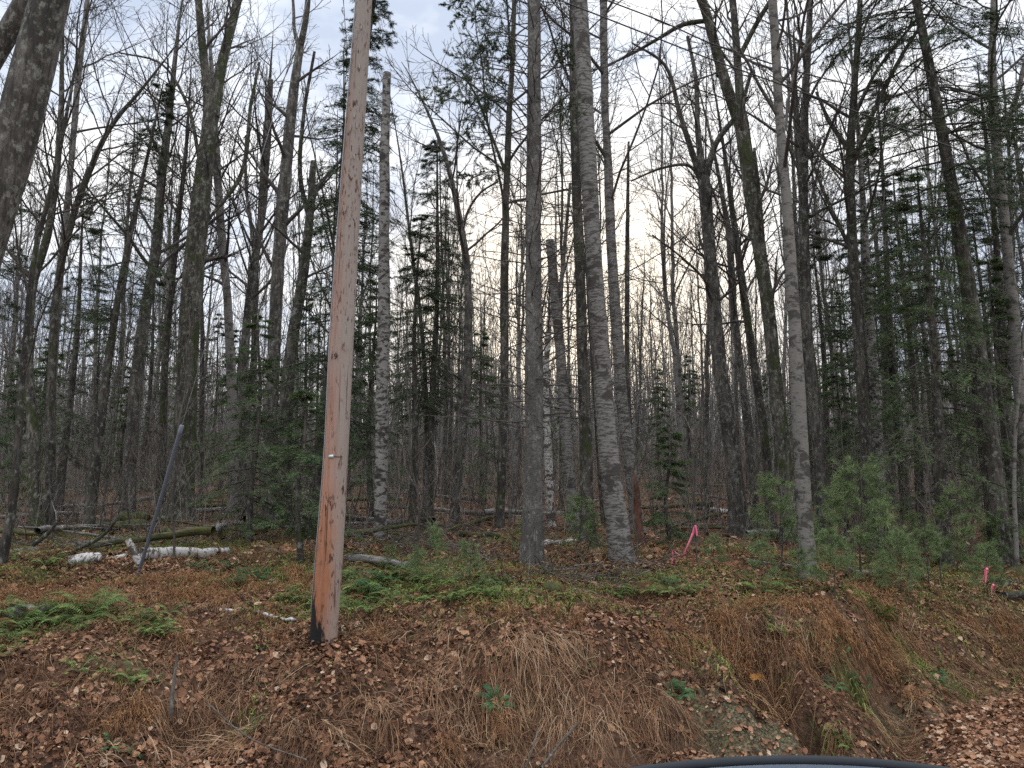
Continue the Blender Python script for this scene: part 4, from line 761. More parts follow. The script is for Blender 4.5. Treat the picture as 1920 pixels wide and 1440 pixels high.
PINES = [(1620, 1085, 180, 'tall fluffy green pine seedling right of the pale grey trunk'), (1468, 1075, 150, 'soft green pine seedling touching the left side of the pale grey trunk'), (1565, 1120, 105, 'low green pine seedling in front of the tall one, right of the pale trunk'),
         (1800, 1075, 135, 'bright green pine seedling near the mossy rock on the right'), (1090, 1050, 120, 'pine seedling between the spruce trunk and the silver trunk'), (1430, 1100, 70, 'small yellowish pine seedling left of the pale grey trunk'),
         (805, 1095, 110, 'thin pine seedling alone between the pole and the spruce'), (880, 1110, 95, 'low broad pine seedling left of the spruce foot'), (1340, 1070, 55, 'small bluish pine seedling right of the long pink ribbon'), (1690, 1115, 100, 'pine seedling with a bare dark stem in the right green patch'),
         (1730, 1060, 80, 'short pine seedling behind the one with the bare stem'), (1855, 1120, 80, 'pine seedling carrying the short pink ribbons at the right edge'), (1560, 1045, 110, 'pale green pine seedling just behind the pale grey trunk on the right'), (1665, 1045, 120, 'hazy pine seedling behind the tall fluffy one'), (730, 1075, 50, 'tiny pine seedling by the pole'), (1740, 1100, 90, 'loose pale pine seedling between the bare stemmed one and the mossy rock'), (1885, 1060, 95, 'pine seedling half hidden at the right edge above the ribbons'), (1500, 1105, 60, 'very small pine seedling in front of the foot of the pale grey trunk'), (985, 1040, 70, 'faint pine seedling immediately left of the spruce foot')]
for i, (u, v, hp, lab) in enumerate(PINES):
    p = gp(u, v); s = hp * depth(p) / FPX / 1.22; o = pp[i] if i < 3 else copy_tree(pp[i % 3], p, i * 1.9)
    s *= .88 if u < 1200 else 1.08; o.location = p; o.scale = (s * 1.05, s * 1.05, s); tag(o, lab, 'pine seedling', 'young white pines on the forest edge')

# ------------------------------------------------------------------ green ferns
def fern_proto(seed, mat, nf=9, Ln=.38):
    rg = np.random.default_rng(seed); G = Geo(); n = 12; t = np.linspace(0, 1, n)
    for k in range(nf):
        a = k * 6.283 / nf + rg.normal(0, .25); l = Ln * rg.uniform(.7, 1.15); hgt = l * rg.uniform(.25, .6)
        P = np.stack([np.cos(a) * l * t, np.sin(a) * l * t, hgt * np.sin(t * 2.5) * 1.0 + .01], 1); G.ribbons(P[None], np.full((1, n), .0016), np.array([[0, 0, 1.]]), .3)
        ts = np.linspace(.12, .98, 20); pts_ = np.stack([np.interp(ts, t, P[:, j]) for j in range(3)], 1); sd = np.array([-math.sin(a), math.cos(a), 0]); fw = np.array([math.cos(a), math.sin(a), 0])
        fr_ = rg.uniform(0, .95)
        wl = .062 * np.sin(np.clip(ts * 1.15 + .25, 0, 3) * math.pi / 1.45).clip(.12) * l / .38
        for sg in (-1, 1):
            tip = pts_ + (sd * sg + fw * .35) * wl[:, None] + np.array([0, 0, -.012]); G.ribbons(np.stack([pts_, (pts_ + tip) / 2, tip], 1), np.array([[.004, .0062, .001]]), np.array([[0, 0, 1.]]) + rg.normal(0, .2, (20, 3)), np.clip(rg.normal(fr_, .1, 20), 0, 1))
    return tag(link('fern', G.mesh('fern', mat)), 'x', 'fern')
fp = [fern_proto(601, M['fern']), fern_proto(602, M['fern'], 7, .42), fern_proto(603, M['fernd'], 10, .4), fern_proto(604, M['fernd'], 7, .34)]
FERNS = []
rgf = np.random.default_rng(605)
for (u, v, ru, rv, n, kd) in ((110, 1165, 80, 22, 16, 0), (25, 1190, 35, 35, 8, 0), (180, 1160, 50, 12, 6, 0), (285, 1180, 22, 18, 4, 0), (560, 1150, 45, 18, 7, 0), (740, 1105, 110, 22, 22, 0), (930, 1110, 70, 12, 8, 0), (670, 1100, 30, 20, 6, 1), (450, 1085, 50, 10, 7, 1), (400, 1065, 30, 6, 3, 1),
                              (60, 1060, 60, 15, 9, 0), (700, 1140, 50, 14, 7, 0), (1290, 1098, 20, 4, 2, 1), (1640, 1150, 20, 8, 3, 0), (1580, 1215, 18, 22, 4, 1), (1600, 1300, 22, 40, 8, 1), (1560, 1400, 20, 22, 6, 0), (1270, 1305, 12, 14, 3, 1), (1095, 1250, 10, 12, 2, 1), (1270, 1215, 8, 8, 1, 0),
                              (475, 1370, 8, 12, 2, 0), (235, 1410, 30, 12, 4, 1), (480, 1222, 18, 8, 2, 1), (1180, 1118, 120, 8, 8, 0), (1400, 1112, 60, 8, 4, 0), (1440, 1195, 15, 8, 2, 0), (40, 1205, 25, 6, 3, 1), (935, 1335, 8, 8, 1, 1), (1900, 1215, 15, 10, 2, 0), (210, 1275, 50, 14, 4, 0), (1760, 1290, 30, 10, 4, 1)):
    for j in range(int(n * (1.35 if 1050 < v < 1200 else 1))):
        uu, vv = u + rgf.normal(0, ru * .8), v + rgf.normal(0, rv * .7); p = gp(uu, vv); FERNS.append((p, kd, u, v))
usedf = [0] * 4
def fern_zone(u, v, kd):
    c_ = 'dark green' if kd else 'bright green'
    if v > 1195: zone = 'on the roadside bank left of the pale straw' if u < 900 else ('in the washed gully at the right of the bank' if u > 1500 else 'on the bank below the tree trunks')
    elif u < 330: zone = 'beside the broken log at the left edge'
    elif u < 620: zone = 'left of the foot of the wooden pole'
    elif u < 1060: zone = 'between the wooden pole and the spruce trunk'
    else: zone = 'on the level ground right of the silver trunk'
    return '%s fern %s' % (c_, zone)
for p, kd, u, v in FERNS:
    k = kd * 2 + int(rgf.integers(2)); s = rgf.uniform(.35, .9) * (.55 if v > 1195 else 1.0)
    if usedf[k]: o = fp[k].copy(); COL.objects.link(o)
    else: o = fp[k]; usedf[k] = 1
    sx_, sy_ = slope(p[0], p[1]); o.location = p; o.rotation_euler = (float(sy_) * .6, -float(sx_) * .6, rgf.random() * 6.28); o.scale = (s, s, s * rgf.uniform(.7, 1.1))
    lab = fern_zone(u, v, kd); tag(o, lab, 'fern', lab.replace(' fern ', ' ferns '))

# ------------------------------------------------------------------ logs, sticks, rocks
def make_log(name, label, cat, a, b, px, mat, Y=None, arch=0, group=None, lift=.0, taper=.8, seed=0, ends=True):
    pa, pb = gp(*a), gp(*b)
    r = px * depth((pa + pb) / 2) / FPX / 2; pa[2] += r * .75 + lift; pb[2] += r * .75 + lift
    Ln = float(np.linalg.norm(pb - pa)); n = 16; t = np.linspace(0, 1, n); rg = np.random.default_rng(seed + abs(int(a[0]))); P = np.stack([np.cumsum(rg.normal(0, .012, n)), np.cumsum(rg.normal(0, .012, n)) + arch * 4 * t * (1 - t), t * Ln], 1)
    G = Geo(); trunk_geo(G, P, r * (1 - (1 - taper) * t), 12, seed, .05, .09); G.add(np.concatenate([[P[0]], P[0] + r * np.stack([np.cos(np.arange(12) * math.pi / 6), np.sin(np.arange(12) * math.pi / 6), 0 * np.arange(12)], 1)]), None, [[0, 1 + (q + 1) % 12, 1 + q] for q in range(12)])
    d = Vector(pb - pa); o = link(name, G.mesh(name, M[mat]), None, pa); o.rotation_euler = d.to_track_quat('Z', 'Y').to_euler(); tag(o, label, cat, group)
    if ends:      # broken stubs / branch scars as a child
        k = 4; A, Ar = grow(rg, P[None], (r * (1 - (1 - taper) * t))[None], k, .1, .9, .12, 1.1, 4, .1, 0, .25, r * .1); S = Geo(); S.tubes(A, Ar, 5); link('stub', S.mesh('stub', M[mat]), o)
    return o
make_log('birch_log', 'white banded birch log lying behind the foot of the grey tube', 'log', (262, 1050), (430, 1040), 22, 'white', seed=1)
make_log('birch_log', 'thin peeling white log left of the upright white branch', 'log', (165, 1056), (240, 1046), 13, 'white', seed=2)
make_log('birch_log', 'short chunky white log end at the left end of the white logs', 'log', (132, 1062), (186, 1060), 24, 'white', seed=3)
make_log('grey_log', 'long grey log running out of the left edge', 'log', (-20, 1052), (230, 1012), 15, 'greylog', seed=4)
make_log('fallen_log', 'thick brown mossy log behind the long grey log', 'log', (110, 1008), (225, 992), 22, 'mosslog', seed=5)
make_log('fallen_log', 'short mossy log with a dark hollow end behind the grey tube', 'log', (225, 985), (275, 985), 28, 'mosslog', seed=6)
make_log('fallen_log', 'green moss covered log right of the wooden pole', 'log', (680, 1010), (790, 1016), 16, 'mosslog', seed=7)
make_log('fallen_log', 'log with a pale stripped top just right of the pole', 'log', (655, 1052), (775, 1068), 16, 'greylog', seed=8)
make_log('birch_log', 'pale birch log low between the trunks right of centre', 'log', (1295, 962), (1385, 972), 11, 'white', seed=9, lift=.15)
make_log('fallen_pole', 'thin pale barkless stick on the ground left of the pale trunk', 'stick', (1360, 1052), (1500, 1070), 5, 'greylog', seed=10)
make_log('birch_log', 'white log stub just right of the spruce trunk', 'log', (1020, 1025), (1080, 1020), 11, 'white', seed=11)
make_log('dark_log', 'dark log at the right edge beside the pink ribbons', 'log', (1872, 1102), (1990, 1112), 16, 'dark', seed=12)
make_log('dark_log', 'second dark log below the first one at the right edge', 'log', (1880, 1122), (2000, 1136), 12, 'dark', seed=13)
make_log('broken_log', 'grey broken log end poking from the ferns at the left edge', 'log', (22, 1160), (90, 1152), 30, 'greylog', seed=14, taper=.6)
make_log('birch_log', 'thin white birch stick lying left of the foot of the pole', 'stick', (420, 1148), (470, 1152), 8, 'white', seed=15)
make_log('birch_log', 'whitish stick fragment close left of the pole foot', 'stick', (480, 1158), (562, 1172), 7, 'white', seed=16)
make_log('birch_log', 'short white stick just right of the pole foot', 'stick', (618, 1178), (655, 1184), 7, 'white', seed=17)
make_log('fallen_log', 'mossy log on the slope behind the bright seedling at the right', 'log', (1720, 1015), (1790, 1010), 14, 'mosslog', seed=18)
make_log('fallen_log', 'brown log in the shade left of the dark fir', 'log', (385, 1005), (500, 1000), 15, 'mosslog', seed=19)
make_log('fallen_log', 'thin log above the brown one, left of the dark fir', 'log', (440, 985), (560, 992), 10, 'greylog', seed=20)
for i_, (a_, b_, px_, mt_, lb_) in enumerate([((60, 985), (150, 978), 10, 'mosslog', 'short mossy limb far back at the left, above the brown log'), ((300, 1000), (375, 1008), 12, 'mosslog', 'moss green log between the grey tube and the brown shaded log'), ((860, 1005), (940, 1012), 10, 'mosslog', 'mossy log low between the crooked stem and the spruce'),
        ((300, 1012), (420, 1000), 8, 'greylog', 'thin grey log just behind the white banded log'), ((700, 975), (800, 982), 8, 'greylog', 'pale log behind the mossy one right of the pole'), ((1590, 1078), (1660, 1070), 10, 'greylog', 'weathered log under the tall fluffy pine seedling'), ((1400, 965), (1445, 990), 9, 'white', 'leaning pale log against the flared grey trunk')]):
    make_log('fallen_log', lb_, 'log', a_, b_, px_, mt_, seed=40 + i_)
def stick(name, label, pts, Y, mat, group=None, sides=8, taper=1, branch=0):
    Q = []
    for j, (u, v, w_) in enumerate(pts):
        y = Y[j] if isinstance(Y, (list, tuple)) else Y; p = at(u, v, y); Q.append([*p, w_ * depth(p) / FPX / 2])
    S = smooth_poly(np.array(Q), 14); b = S[0, :3].copy(); S[:, :3] -= b; G = Geo(); G.tubes(S[None, :, :3], np.clip(S[None, :, 3], .003, None), sides)
    if branch:
        rg = np.random.default_rng(abs(int(pts[0][0]))); A, Ar = grow(rg, S[None, :, :3], S[None, :, 3], branch, .2, .95, .4, .7, 5, .15, .05, .6, .003); G.tubes(A, Ar, 4)
    return tag(link(name, G.mesh(name, M[mat]), None, b), label, 'branch', group)
stick('white_branch', 'curved white birch branch standing up from the white logs', [(262, 1058, 15), (252, 1035, 14), (240, 1012, 12)], 11.9, 'white')
stick('fallen_branch', 'dark branch propped diagonally over the logs at far left', [(62, 1022, 9), (90, 1000, 8), (112, 972, 6)], 12.2, 'dark', branch=3)
stick('fallen_branch', 'brown branch slanting up across the long grey log', [(143, 1030, 8), (190, 1006, 7), (218, 972, 5), (224, 950, 3)], 12.3, 'dark', branch=4)
stick('fallen_branch', 'curved dark branch stub at the foot of the spruce', [(990, 1085, 6), (972, 1072, 5), (962, 1050, 4)], [11, 11, 11], 'dark', branch=2)
stick('fallen_branch', 'forked dark twig leaning on the right side of the spruce foot', [(1040, 1090, 5), (1020, 1066, 4), (1004, 1040, 3)], [10.8, 10.9, 11], 'dark', branch=3)
stick('standing_twig', 'upright broken stick with a split pale tip at the lower left', [(320, 1345, 7), (325, 1285, 7), (333, 1228, 4)], [5.55, 5.6, 5.65], 'dark', branch=0)
stick('fallen_branch', 'long thin stick lying over the bank at the lower centre', [(1015, 1440, 5), (1045, 1400, 5), (1085, 1355, 4)], [6.6, 6.8, 7.05], 'deadtwig')
stick('fallen_branch', 'thin pale stick on the bank left of the longer one', [(985, 1440, 4), (1000, 1400, 4), (1010, 1365, 3)], [6.6, 6.75, 6.95], 'deadtwig')
stick('fallen_branch', 'thin brown stick crossing the dead grass at the lower left', [(385, 1315, 3), (470, 1385, 3), (575, 1425, 3)], [6.1, 5.85, 5.7], 'deadtwig')
def brush_pile():
    rg = np.random.default_rng(90); G = Geo()
    for (u, v, n, s) in ((1080, 1085, 50, .7), (980, 1085, 30, .6), (700, 1000, 60, .6), (1150, 1080, 25, .5), (760, 1030, 50, .6), (560, 1000, 50, .8), (1400, 1000, 40, .9), (150, 985, 110, 1.2), (500, 985, 110, 1.4), (60, 1030, 60, .8), (400, 1020, 70, 1.0), (900, 1030, 70, 1.1), (740, 1050, 50, .8), (850, 1010, 40, .8), (1850, 1050, 40, .6)):
        c_ = gp(u, v); x = c_[0] + rg.normal(0, s, n); y = c_[1] + rg.normal(0, s * .6, n); z = gz(x, y) + rg.random(n) * .22; d = nrm(np.stack([rg.normal(size=n), rg.normal(size=n), rg.normal(0, .3, n)], 1)); m = 6; out = [np.stack([x, y, z], 1)]; Ln = rg.uniform(.3, 1.1, n)
        for k in range(m - 1): d = nrm(d + rg.normal(0, .12, d.shape)); out.append(out[-1] + d * (Ln / (m - 1))[:, None])
        P = np.stack(out, 1); P[..., 2] = np.maximum(P[..., 2], gz(P[..., 0], P[..., 1]) + .01); Rr = rg.uniform(.004, .012, n)[:, None] * np.linspace(1, .4, m)[None]; G.tubes(P, Rr, 5)
        A, Ar = grow(rg, P, Rr, 4, .2, .95, .5, .7, 4, .15, 0, .6, .002); G.tubes(A, Ar, 3)
    tag(link('brush_pile', G.mesh('brush_pile', M['deadtwig'])), 'tangles of thin dead twigs on the ground by the trunks', 'twigs', kind='stuff')
brush_pile()
def bg_logs():
    rg = np.random.default_rng(91); base = alt = None
    for i in range(110):
        y = rg.uniform(13.5, 42); x = (rg.random() * 2 - 1) * .66 * y
        if x > 1.5 and y < 18: continue
        if base is None:
            i0 = i; G = Geo(); n = 14; t = np.linspace(0, 1, n); P = np.stack([np.cumsum(rg.normal(0, .03, n)), np.cumsum(rg.normal(0, .03, n)), t * 3.2 - 1.6], 1); trunk_geo(G, P, .075 * (1 - .5 * t), 9, 4, .05, .08); A, Ar = grow(rg, P[None], (.075 * (1 - .5 * t))[None], 5, .2, .95, .3, .9, 5, .12, 0, .35, .006); G.tubes(A, Ar, 5)
            o = base = link('fallen_branch', G.mesh('fallen_branch', M['greylog'])); 
        else: o = base.copy(); COL.objects.link(o)
        if i > i0 and alt is None: alt = base.data.copy(); alt.materials[0] = M['mosslog']
        if i % 2 and alt is not None: o.data = alt
        s = rg.uniform(.45, 1.4); o.location = (x, y, float(gz(x, y)) + .07 * s + rg.random() * .12); o.rotation_euler = (R(90) + rg.normal(0, .09), 0, rg.random() * 6.28); o.scale = (s * rg.uniform(.6, 1.2),) * 2 + (s,)
        side = 'left' if x < 0 else 'right'; tag(o, ('mossy brown' if o.data is alt else 'grey') + ' fallen limb on the leaf covered forest floor, %s half of the wood' % side, 'branch', ('mossy' if o.data is alt else 'grey') + ' fallen limbs on the forest floor, %s half' % side)
bg_logs()
def rock(name, label, u, v, px, mat):
    p = gp(u, v); r = px * depth(p) / FPX / 2; nu, nv = 20, 12; rg = np.random.default_rng(int(u)); th = np.arange(nu) * 2 * math.pi / nu; ph = np.linspace(.02, math.pi - .02, nv); Th, Ph = np.meshgrid(th, ph)
    D = np.stack([np.sin(Ph) * np.cos(Th), np.sin(Ph) * np.sin(Th), np.cos(Ph) * .6], -1); k = 1 + .18 * np.sin(3 * Th + 1) * np.sin(Ph) + .12 * vnoise(D[..., 0] * 2 + D[..., 2], D[..., 1] * 2, 1.3, 2); V = (D * k[..., None] * r).reshape(-1, 3)
    i = (np.arange(nv - 1)[:, None] * nu + np.arange(nu)[None]); j = (np.arange(nv - 1)[:, None] * nu + (np.arange(nu)[None] + 1) % nu); Q = np.stack([i, j, j + nu, i + nu], -1).reshape(-1, 4); me = mesh_from(name, V, Q); me.materials.append(M[mat]); tag(link(name, me, None, p), label, 'rock')
rock('mossy_rock', 'moss covered rock at the right edge above the dark logs', 1915, 1082, 62, 'mosslog')
rock('mossy_rock', 'small mossy hump behind the right hand seedlings', 1745, 1005, 46, 'mosslog')
rock('mossy_mound', 'yellow green mossy mound in front of the spruce foot', 1035, 1105, 40, 'mosslog')
rock('mossy_mound', 'mossy hump behind the grey leaning tube', 250, 990, 52, 'mosslog')
def yellow_leaf():
    p = gp(1420, 1282) * .965; r_ = empty('yellow_leaf', p); tag(r_, 'bright orange yellow leaf pair caught on the bank above the gravel', 'leaf')
    m = simple('yellow_leaf', (.62, .28, .05), .6)
    for s in (-1, 1):
        G = Geo(); G.inst(LV2, LT, np.array([[s * .035, 0, 0]]), np.array([[[.085, 0, .0], [0, .03, -.075], [0, .085, .03]]]), np.array([.5])); link('leaf_blade', G.mesh('leaf_blade', m, False), r_)
yellow_leaf()

# ------------------------------------------------------------------ utility pole
def pole_mat():
    m, nt, p = mat_new('treated_pine_pole', 0.75, 0.25)
    c = coords(nt, (1, 1, 1), rnd=False); sp_ = N(nt, 'ShaderNodeSeparateXYZ'); L(nt, c, sp_.inputs[0])
    grain = noise(nt, coords(nt, (34, 34, 1.1), rnd=False), 1.6, 6, .65, .3); cloud = noise(nt, coords(nt, (3, 3, .9), rnd=False), 1.3, 5, .6)
    hz = N(nt, 'ShaderNodeMapRange'); hz.inputs['From Min'].default_value = 0; hz.inputs['From Max'].default_value = 7.2; L(nt, sp_.outputs['Z'], hz.inputs['Value'])
    ad = N(nt, 'ShaderNodeMath', operation='MULTIPLY_ADD'); L(nt, cloud, ad.inputs[0]); ad.inputs[1].default_value = .22; L(nt, hz.outputs[0], ad.inputs[2])
    col = ramp(nt, ad.outputs[0], [(.10, (.34, .125, .055)), (.24, (.40, .18, .10)), (.36, (.39, .215, .15)), (.58, (.36, .245, .20)), (.8, (.27, .155, .11)), (1, (.21, .14, .10))])
    col = mixc(nt, ramp(nt, grain, [(.35, (.55, .55, .55)), (.6, W0)]), col, (.17, .085, .055))
    # grey weathered side
    sx_ = N(nt, 'ShaderNodeMath', operation='MULTIPLY_ADD'); L(nt, sp_.outputs['X'], sx_.inputs[0]); sx_.inputs[1].default_value = 3.0; L(nt, cloud, sx_.inputs[2])
    col = mixc(nt, ramp(nt, sx_.outputs[0], [(.60, W0), (.95, (.75, .75, .75))]), col, (.30, .27, .24))
    tick = noise(nt, coords(nt, (30, 30, 7), rnd=False), 1.5, 2, .5); col = mixc(nt, ramp(nt, tick, [(.60, W0), (.65, W1)]) if False else mult(nt, ramp(nt, tick, [(.58, W0), (.63, W1)]), ramp(nt, noise(nt, coords(nt, (4, 4, 2.5), rnd=False), 1.4, 3), [(.42, W0), (.58, W1)])), col, (.07, .03, .02))
    crk = noise(nt, coords(nt, (26, 26, .32), rnd=False), 1.7, 3, .5); col = mixc(nt, ramp(nt, crk, [(.64, W0), (.66, (.85, .85, .85))]), col, (.055, .03, .02))
    big = noise(nt, coords(nt, (9, 9, 2.2), rnd=False), 1.5, 5, .7); col = mixc(nt, ramp(nt, big, [(.61, W0), (.65, (.8, .8, .8))]), col, (.12, .045, .03))
    # tarred, charred foot on the left side
    ch = N(nt, 'ShaderNodeMath', operation='MULTIPLY_ADD'); L(nt, sp_.outputs['X'], ch.inputs[0]); ch.inputs[1].default_value = 3.4; L(nt, sp_.outputs['Z'], ch.inputs[2])
    n5 = noise(nt, coords(nt, (14, 14, 3), rnd=False), 1.2, 5, .7); ch2 = N(nt, 'ShaderNodeMath', operation='MULTIPLY_ADD'); L(nt, n5, ch2.inputs[0]); ch2.inputs[1].default_value = -1.3; L(nt, ch.outputs[0], ch2.inputs[2])
    col = mixc(nt, ramp(nt, ch2.outputs[0], [(0, W1), (.06, W0)]) if False else ramp(nt, mapr(nt, ch2.outputs[0], -1.45, .35), [(.58, W1), (.66, W0)]), col, (.012, .012, .012))
    L(nt, col, p.inputs['Base Color']); bump(nt, p, grain, .6, .012); return m
def mapr(nt, v, a, b):
    m = N(nt, 'ShaderNodeMapRange'); m.inputs['From Min'].default_value = a; m.inputs['From Max'].default_value = b; L(nt, v, m.inputs['Value']); return m.outputs[0]
def pole():
    Y = 7.9; Q = plane_poly([(606, 1200, 52), (621, 1000, 48), (629, 880, 44), (642, 620, 43), (662, 300, 36), (683, 0, 30)], Y, False)
    d = (Q[-1] - Q[-2]) / np.linalg.norm((Q[-1] - Q[-2])[:3]); top = Q[-1] + np.array([*(d[:3] * 3.2), -.02]); Q = np.concatenate([Q, [top]]); Q[0, :3] += (Q[0, :3] - Q[1, :3]) * .15
    S = smooth_poly(Q, 90); base = Q[0, :3].copy(); S[:, :3] -= base; root = empty('utility_pole', base); tag(root, 'reddish wooden utility pole standing at the top of the bank', 'utility pole')
    G = Geo(); trunk_geo(G, S[:, :3], S[:, 3], 32, 5, .02, .012); m = pole_mat(); link('shaft', G.mesh('shaft', m), root)
    def on(h, a, off=0):
        i = int(np.argmin(abs(S[:, 2] - h))); return S[i, :3] + (S[i, 3] + off) * np.array([math.sin(a), -math.cos(a), 0]), S[i, 3]
    # ground wire stapled down the left side
    hs = np.linspace(.5, S[-1, 2] - .3, 40); W_ = np.array([on(h, -1.42, .006)[0] for h in hs]); G = Geo(); G.tubes(W_[None], np.full((1, 40), .006), 6); link('ground_wire', G.mesh('ground_wire', M['steel']), root)
    # metal tag with its strap line
    def hz(v):   # height on the pole for a photo row
        return at(640, v, Y)[2] - base[2]
    def plate(name, h, a0, a1, hh, mat):
        G = Geo(); aa = np.linspace(a0, a1, 8); V = []
        for k in (0, 1):
            for a in aa:
                for z in (-hh / 2, hh / 2): p_, _ = on(h, a, .003 + .004 * k); V.append(p_ + [0, 0, z])
        V = np.array(V); Qd = []
        for j in range(7):
            b = j * 2; Qd += [[16 + b, 16 + b + 2, 16 + b + 3, 16 + b + 1], [b + 1, b + 3, b + 2, b], [b, b + 2, 16 + b + 2, 16 + b], [b + 1, 16 + b + 1, 16 + b + 3, b + 3]]
        Qd += [[0, 16, 17, 1], [14, 15, 31, 30]]; G.add(V, Qd); link(name, G.mesh(name, mat, False), root)
    plate('metal_tag', hz(857), -.42, .0, .035, M['tagm']); plate('strap', hz(861), -.4, .75, .006, M['cable'])
    # inspection mark, two painted figures
    h0 = hz(676); cu = bpy.data.curves.new('mark', 'FONT'); cu.body = '19'; cu.size = .085; cu.extrude = .0015; cu.align_x = 'CENTER'; cu.space_character = 1.05
    to = bpy.data.objects.new('mark', cu); COL.objects.link(to); dg = bpy.context.evaluated_depsgraph_get(); me = bpy.data.meshes.new_from_object(to.evaluated_get(dg)); bpy.data.objects.remove(to)
    me.materials.clear(); me.materials.append(M['ink']); me.name = 'painted_number'
    # wrap the flat figures round the shaft
    _, rr = on(h0, 0); co = np.zeros(len(me.vertices) * 3); me.vertices.foreach_get('co', co); co = co.reshape(-1, 3); a = -.42 + co[:, 0] / rr; ctr, _ = on(h0, 0, -rr)
    ctr = S[int(np.argmin(abs(S[:, 2] - h0))), :3]; new = np.stack([ctr[0] + (rr + .004 + co[:, 2]) * np.sin(a), ctr[1] - (rr + .004 + co[:, 2]) * np.cos(a), ctr[2] + co[:, 1] - .04], 1)
    new[:, 0] += (new[:, 2] - ctr[2]) * (S[60, 0] - S[30, 0]) / (S[60, 2] - S[30, 2]); me.vertices.foreach_set('co', new.ravel().astype(np.float32)); me.update(); link('painted_number', me, root)
    # splinters and lifted slivers
    rg = np.random.default_rng(8)
    for v, a in ((225, .05), (232, -.25), (240, .35), (385, -.35), (398, -.2), (300, .3), (120, .2), (60, .1), (980, -.7), (640, .5)):
        p_, _ = on(hz(v), a, .002); G = Geo(); l = rg.uniform(.05, .1); out_ = np.array([math.sin(a), -math.cos(a), 0]); P = np.array([p_, p_ + out_ * .006 + [0, 0, -l * .5], p_ + out_ * .024 + [0, 0, -l]]); G.tubes(P[None], np.array([[.008, .012, .003]]), 5); link('splinter', G.mesh('splinter', m), root)
    return root, S, base
pole_o, PS, PB = pole()
# guy wire and its grey guard
def guy():
    anc = gp(256, 1088); topp = PS[-1, :3] + PB; d = nrm(topp - anc); root = empty('guy_wire', anc); tag(root, 'grey plastic tube on a guy wire slanting up out of the ferns', 'guy wire')
    n = 20; Ln = 2.45; t = np.linspace(0, 1, n)[:, None]; P = d * t * Ln + np.array([0, 0, -.03]) * np.sin(t * math.pi) ; Rr = np.full(n, .027); Rr[0] = .022
    G = Geo(); trunk_geo(G, P, Rr * np.linspace(.85, 1.12, n), 12, 1, 0, .02); link('guard', G.mesh('guard', M['plastic']), root)
    D = float(np.linalg.norm(topp - anc)); G = Geo(); tt = np.linspace(-.02, 1, 30)[:, None]; G.tubes((d * tt * D)[None], np.full((1, 30), .005), 6); link('wire', G.mesh('wire', M['steel']), root)
    G = Geo()
    for f in (.45, .6): q = d * Ln * f; G.tubes(np.stack([q - d * .02, q + d * .02])[None], np.full((1, 2), .030), 12)
    link('clamp', G.mesh('clamp', M['cable']), root)
guy()
# overhead cables
def cable(label, pts, Ys):
    Q = np.array([[*at(u, v, Y), .011] for (u, v), Y in zip(pts, Ys)]); d = Q[0] - Q[1]; Q = np.concatenate([[Q[0] + d * .8], Q]); S = smooth_poly(Q, 60); G = Geo(); b = S[0, :3].copy(); G.tubes((S[None, :, :3] - b), np.full((1, 60), .011), 6); tag(link('overhead_cable', G.mesh('overhead_cable', M['cable']), None, b), label, 'cable')
cable('thick black cable sagging down to the right across the top right trees', [(1040, -3), (1100, 20), (1240, 75), (1330, 110), (1455, 155), (1640, 222), (1822, 290)], [10.5, 10.6, 10.9, 11.1, 11.4, 11.9, 12.4])
cable('thinner black cable crossing the forked tree, above the thick cable', [(1136, 0), (1245, 42), (1330, 80), (1400, 104), (1480, 130), (1600, 160)], [11, 11.3, 11.5, 11.7, 11.9, 12.3])

# ------------------------------------------------------------------ ribbons
def ribbon(label, pts, Y, wpx, tails, stake):
    Q = np.array([[*at(u, v, Y + dy), 0] for (u, v, dy) in pts])[:, :3]; b = Q[-1].copy(); root = empty('flagging_ribbon', (Q[0][0], Q[0][1], Q[0][2])); tag(root, label, 'ribbon'); loc = Q[0].copy()
    S = smooth_poly(np.concatenate([Q, np.zeros((len(Q), 1))], 1), 24)[:, :3] - loc; w_ = wpx * depth(Q[0]) / FPX / 2
    a = np.linspace(0, 7, 24); sd = np.stack([np.cos(a * .25), .6 * np.sin(a * .5), .15 * np.sin(a)], 1); sd = nrm(sd); V = np.stack([S - sd * w_, S + sd * w_, S + sd * w_ + [0, .0015, 0], S - sd * w_ + [0, .0015, 0]], 1).reshape(-1, 3)
    Qd = []
    for i in range(23):
        for k in range(4): k2 = (k + 1) % 4; Qd.append([i * 4 + k, i * 4 + k2, (i + 1) * 4 + k2, (i + 1) * 4 + k])
    G = Geo(); G.add(V, Qd); link('streamer', G.mesh('streamer', M['ribbon']), root)
    for tl in tails:
        T = np.array([[*at(u, v, Y - .02), 0] for u, v in tl])[:, :3] - loc; T = smooth_poly(np.concatenate([T, np.zeros((len(T), 1))], 1), 8)[:, :3]; s2 = np.tile(nrm(np.array([.9, .5, 0.])), (8, 1)); V = np.stack([T - s2 * w_ * .7, T + s2 * w_ * .7, T + s2 * w_ * .7 + [0, .0015, 0], T - s2 * w_ * .7 + [0, .0015, 0]], 1).reshape(-1, 3)
        Qd = [[i * 4 + k, i * 4 + (k + 1) % 4, (i + 1) * 4 + (k + 1) % 4, (i + 1) * 4 + k] for i in range(7) for k in range(4)]; G = Geo(); G.add(V, Qd); link('tail', G.mesh('tail', M['ribbon']), root)
    G = Geo(); k = np.array([[-.012, 0, 0], [.012, 0, .004]]); G.tubes(k[None], np.full((1, 2), w_ * .9), 8); link('knot', G.mesh('knot', M['ribbon']), root)
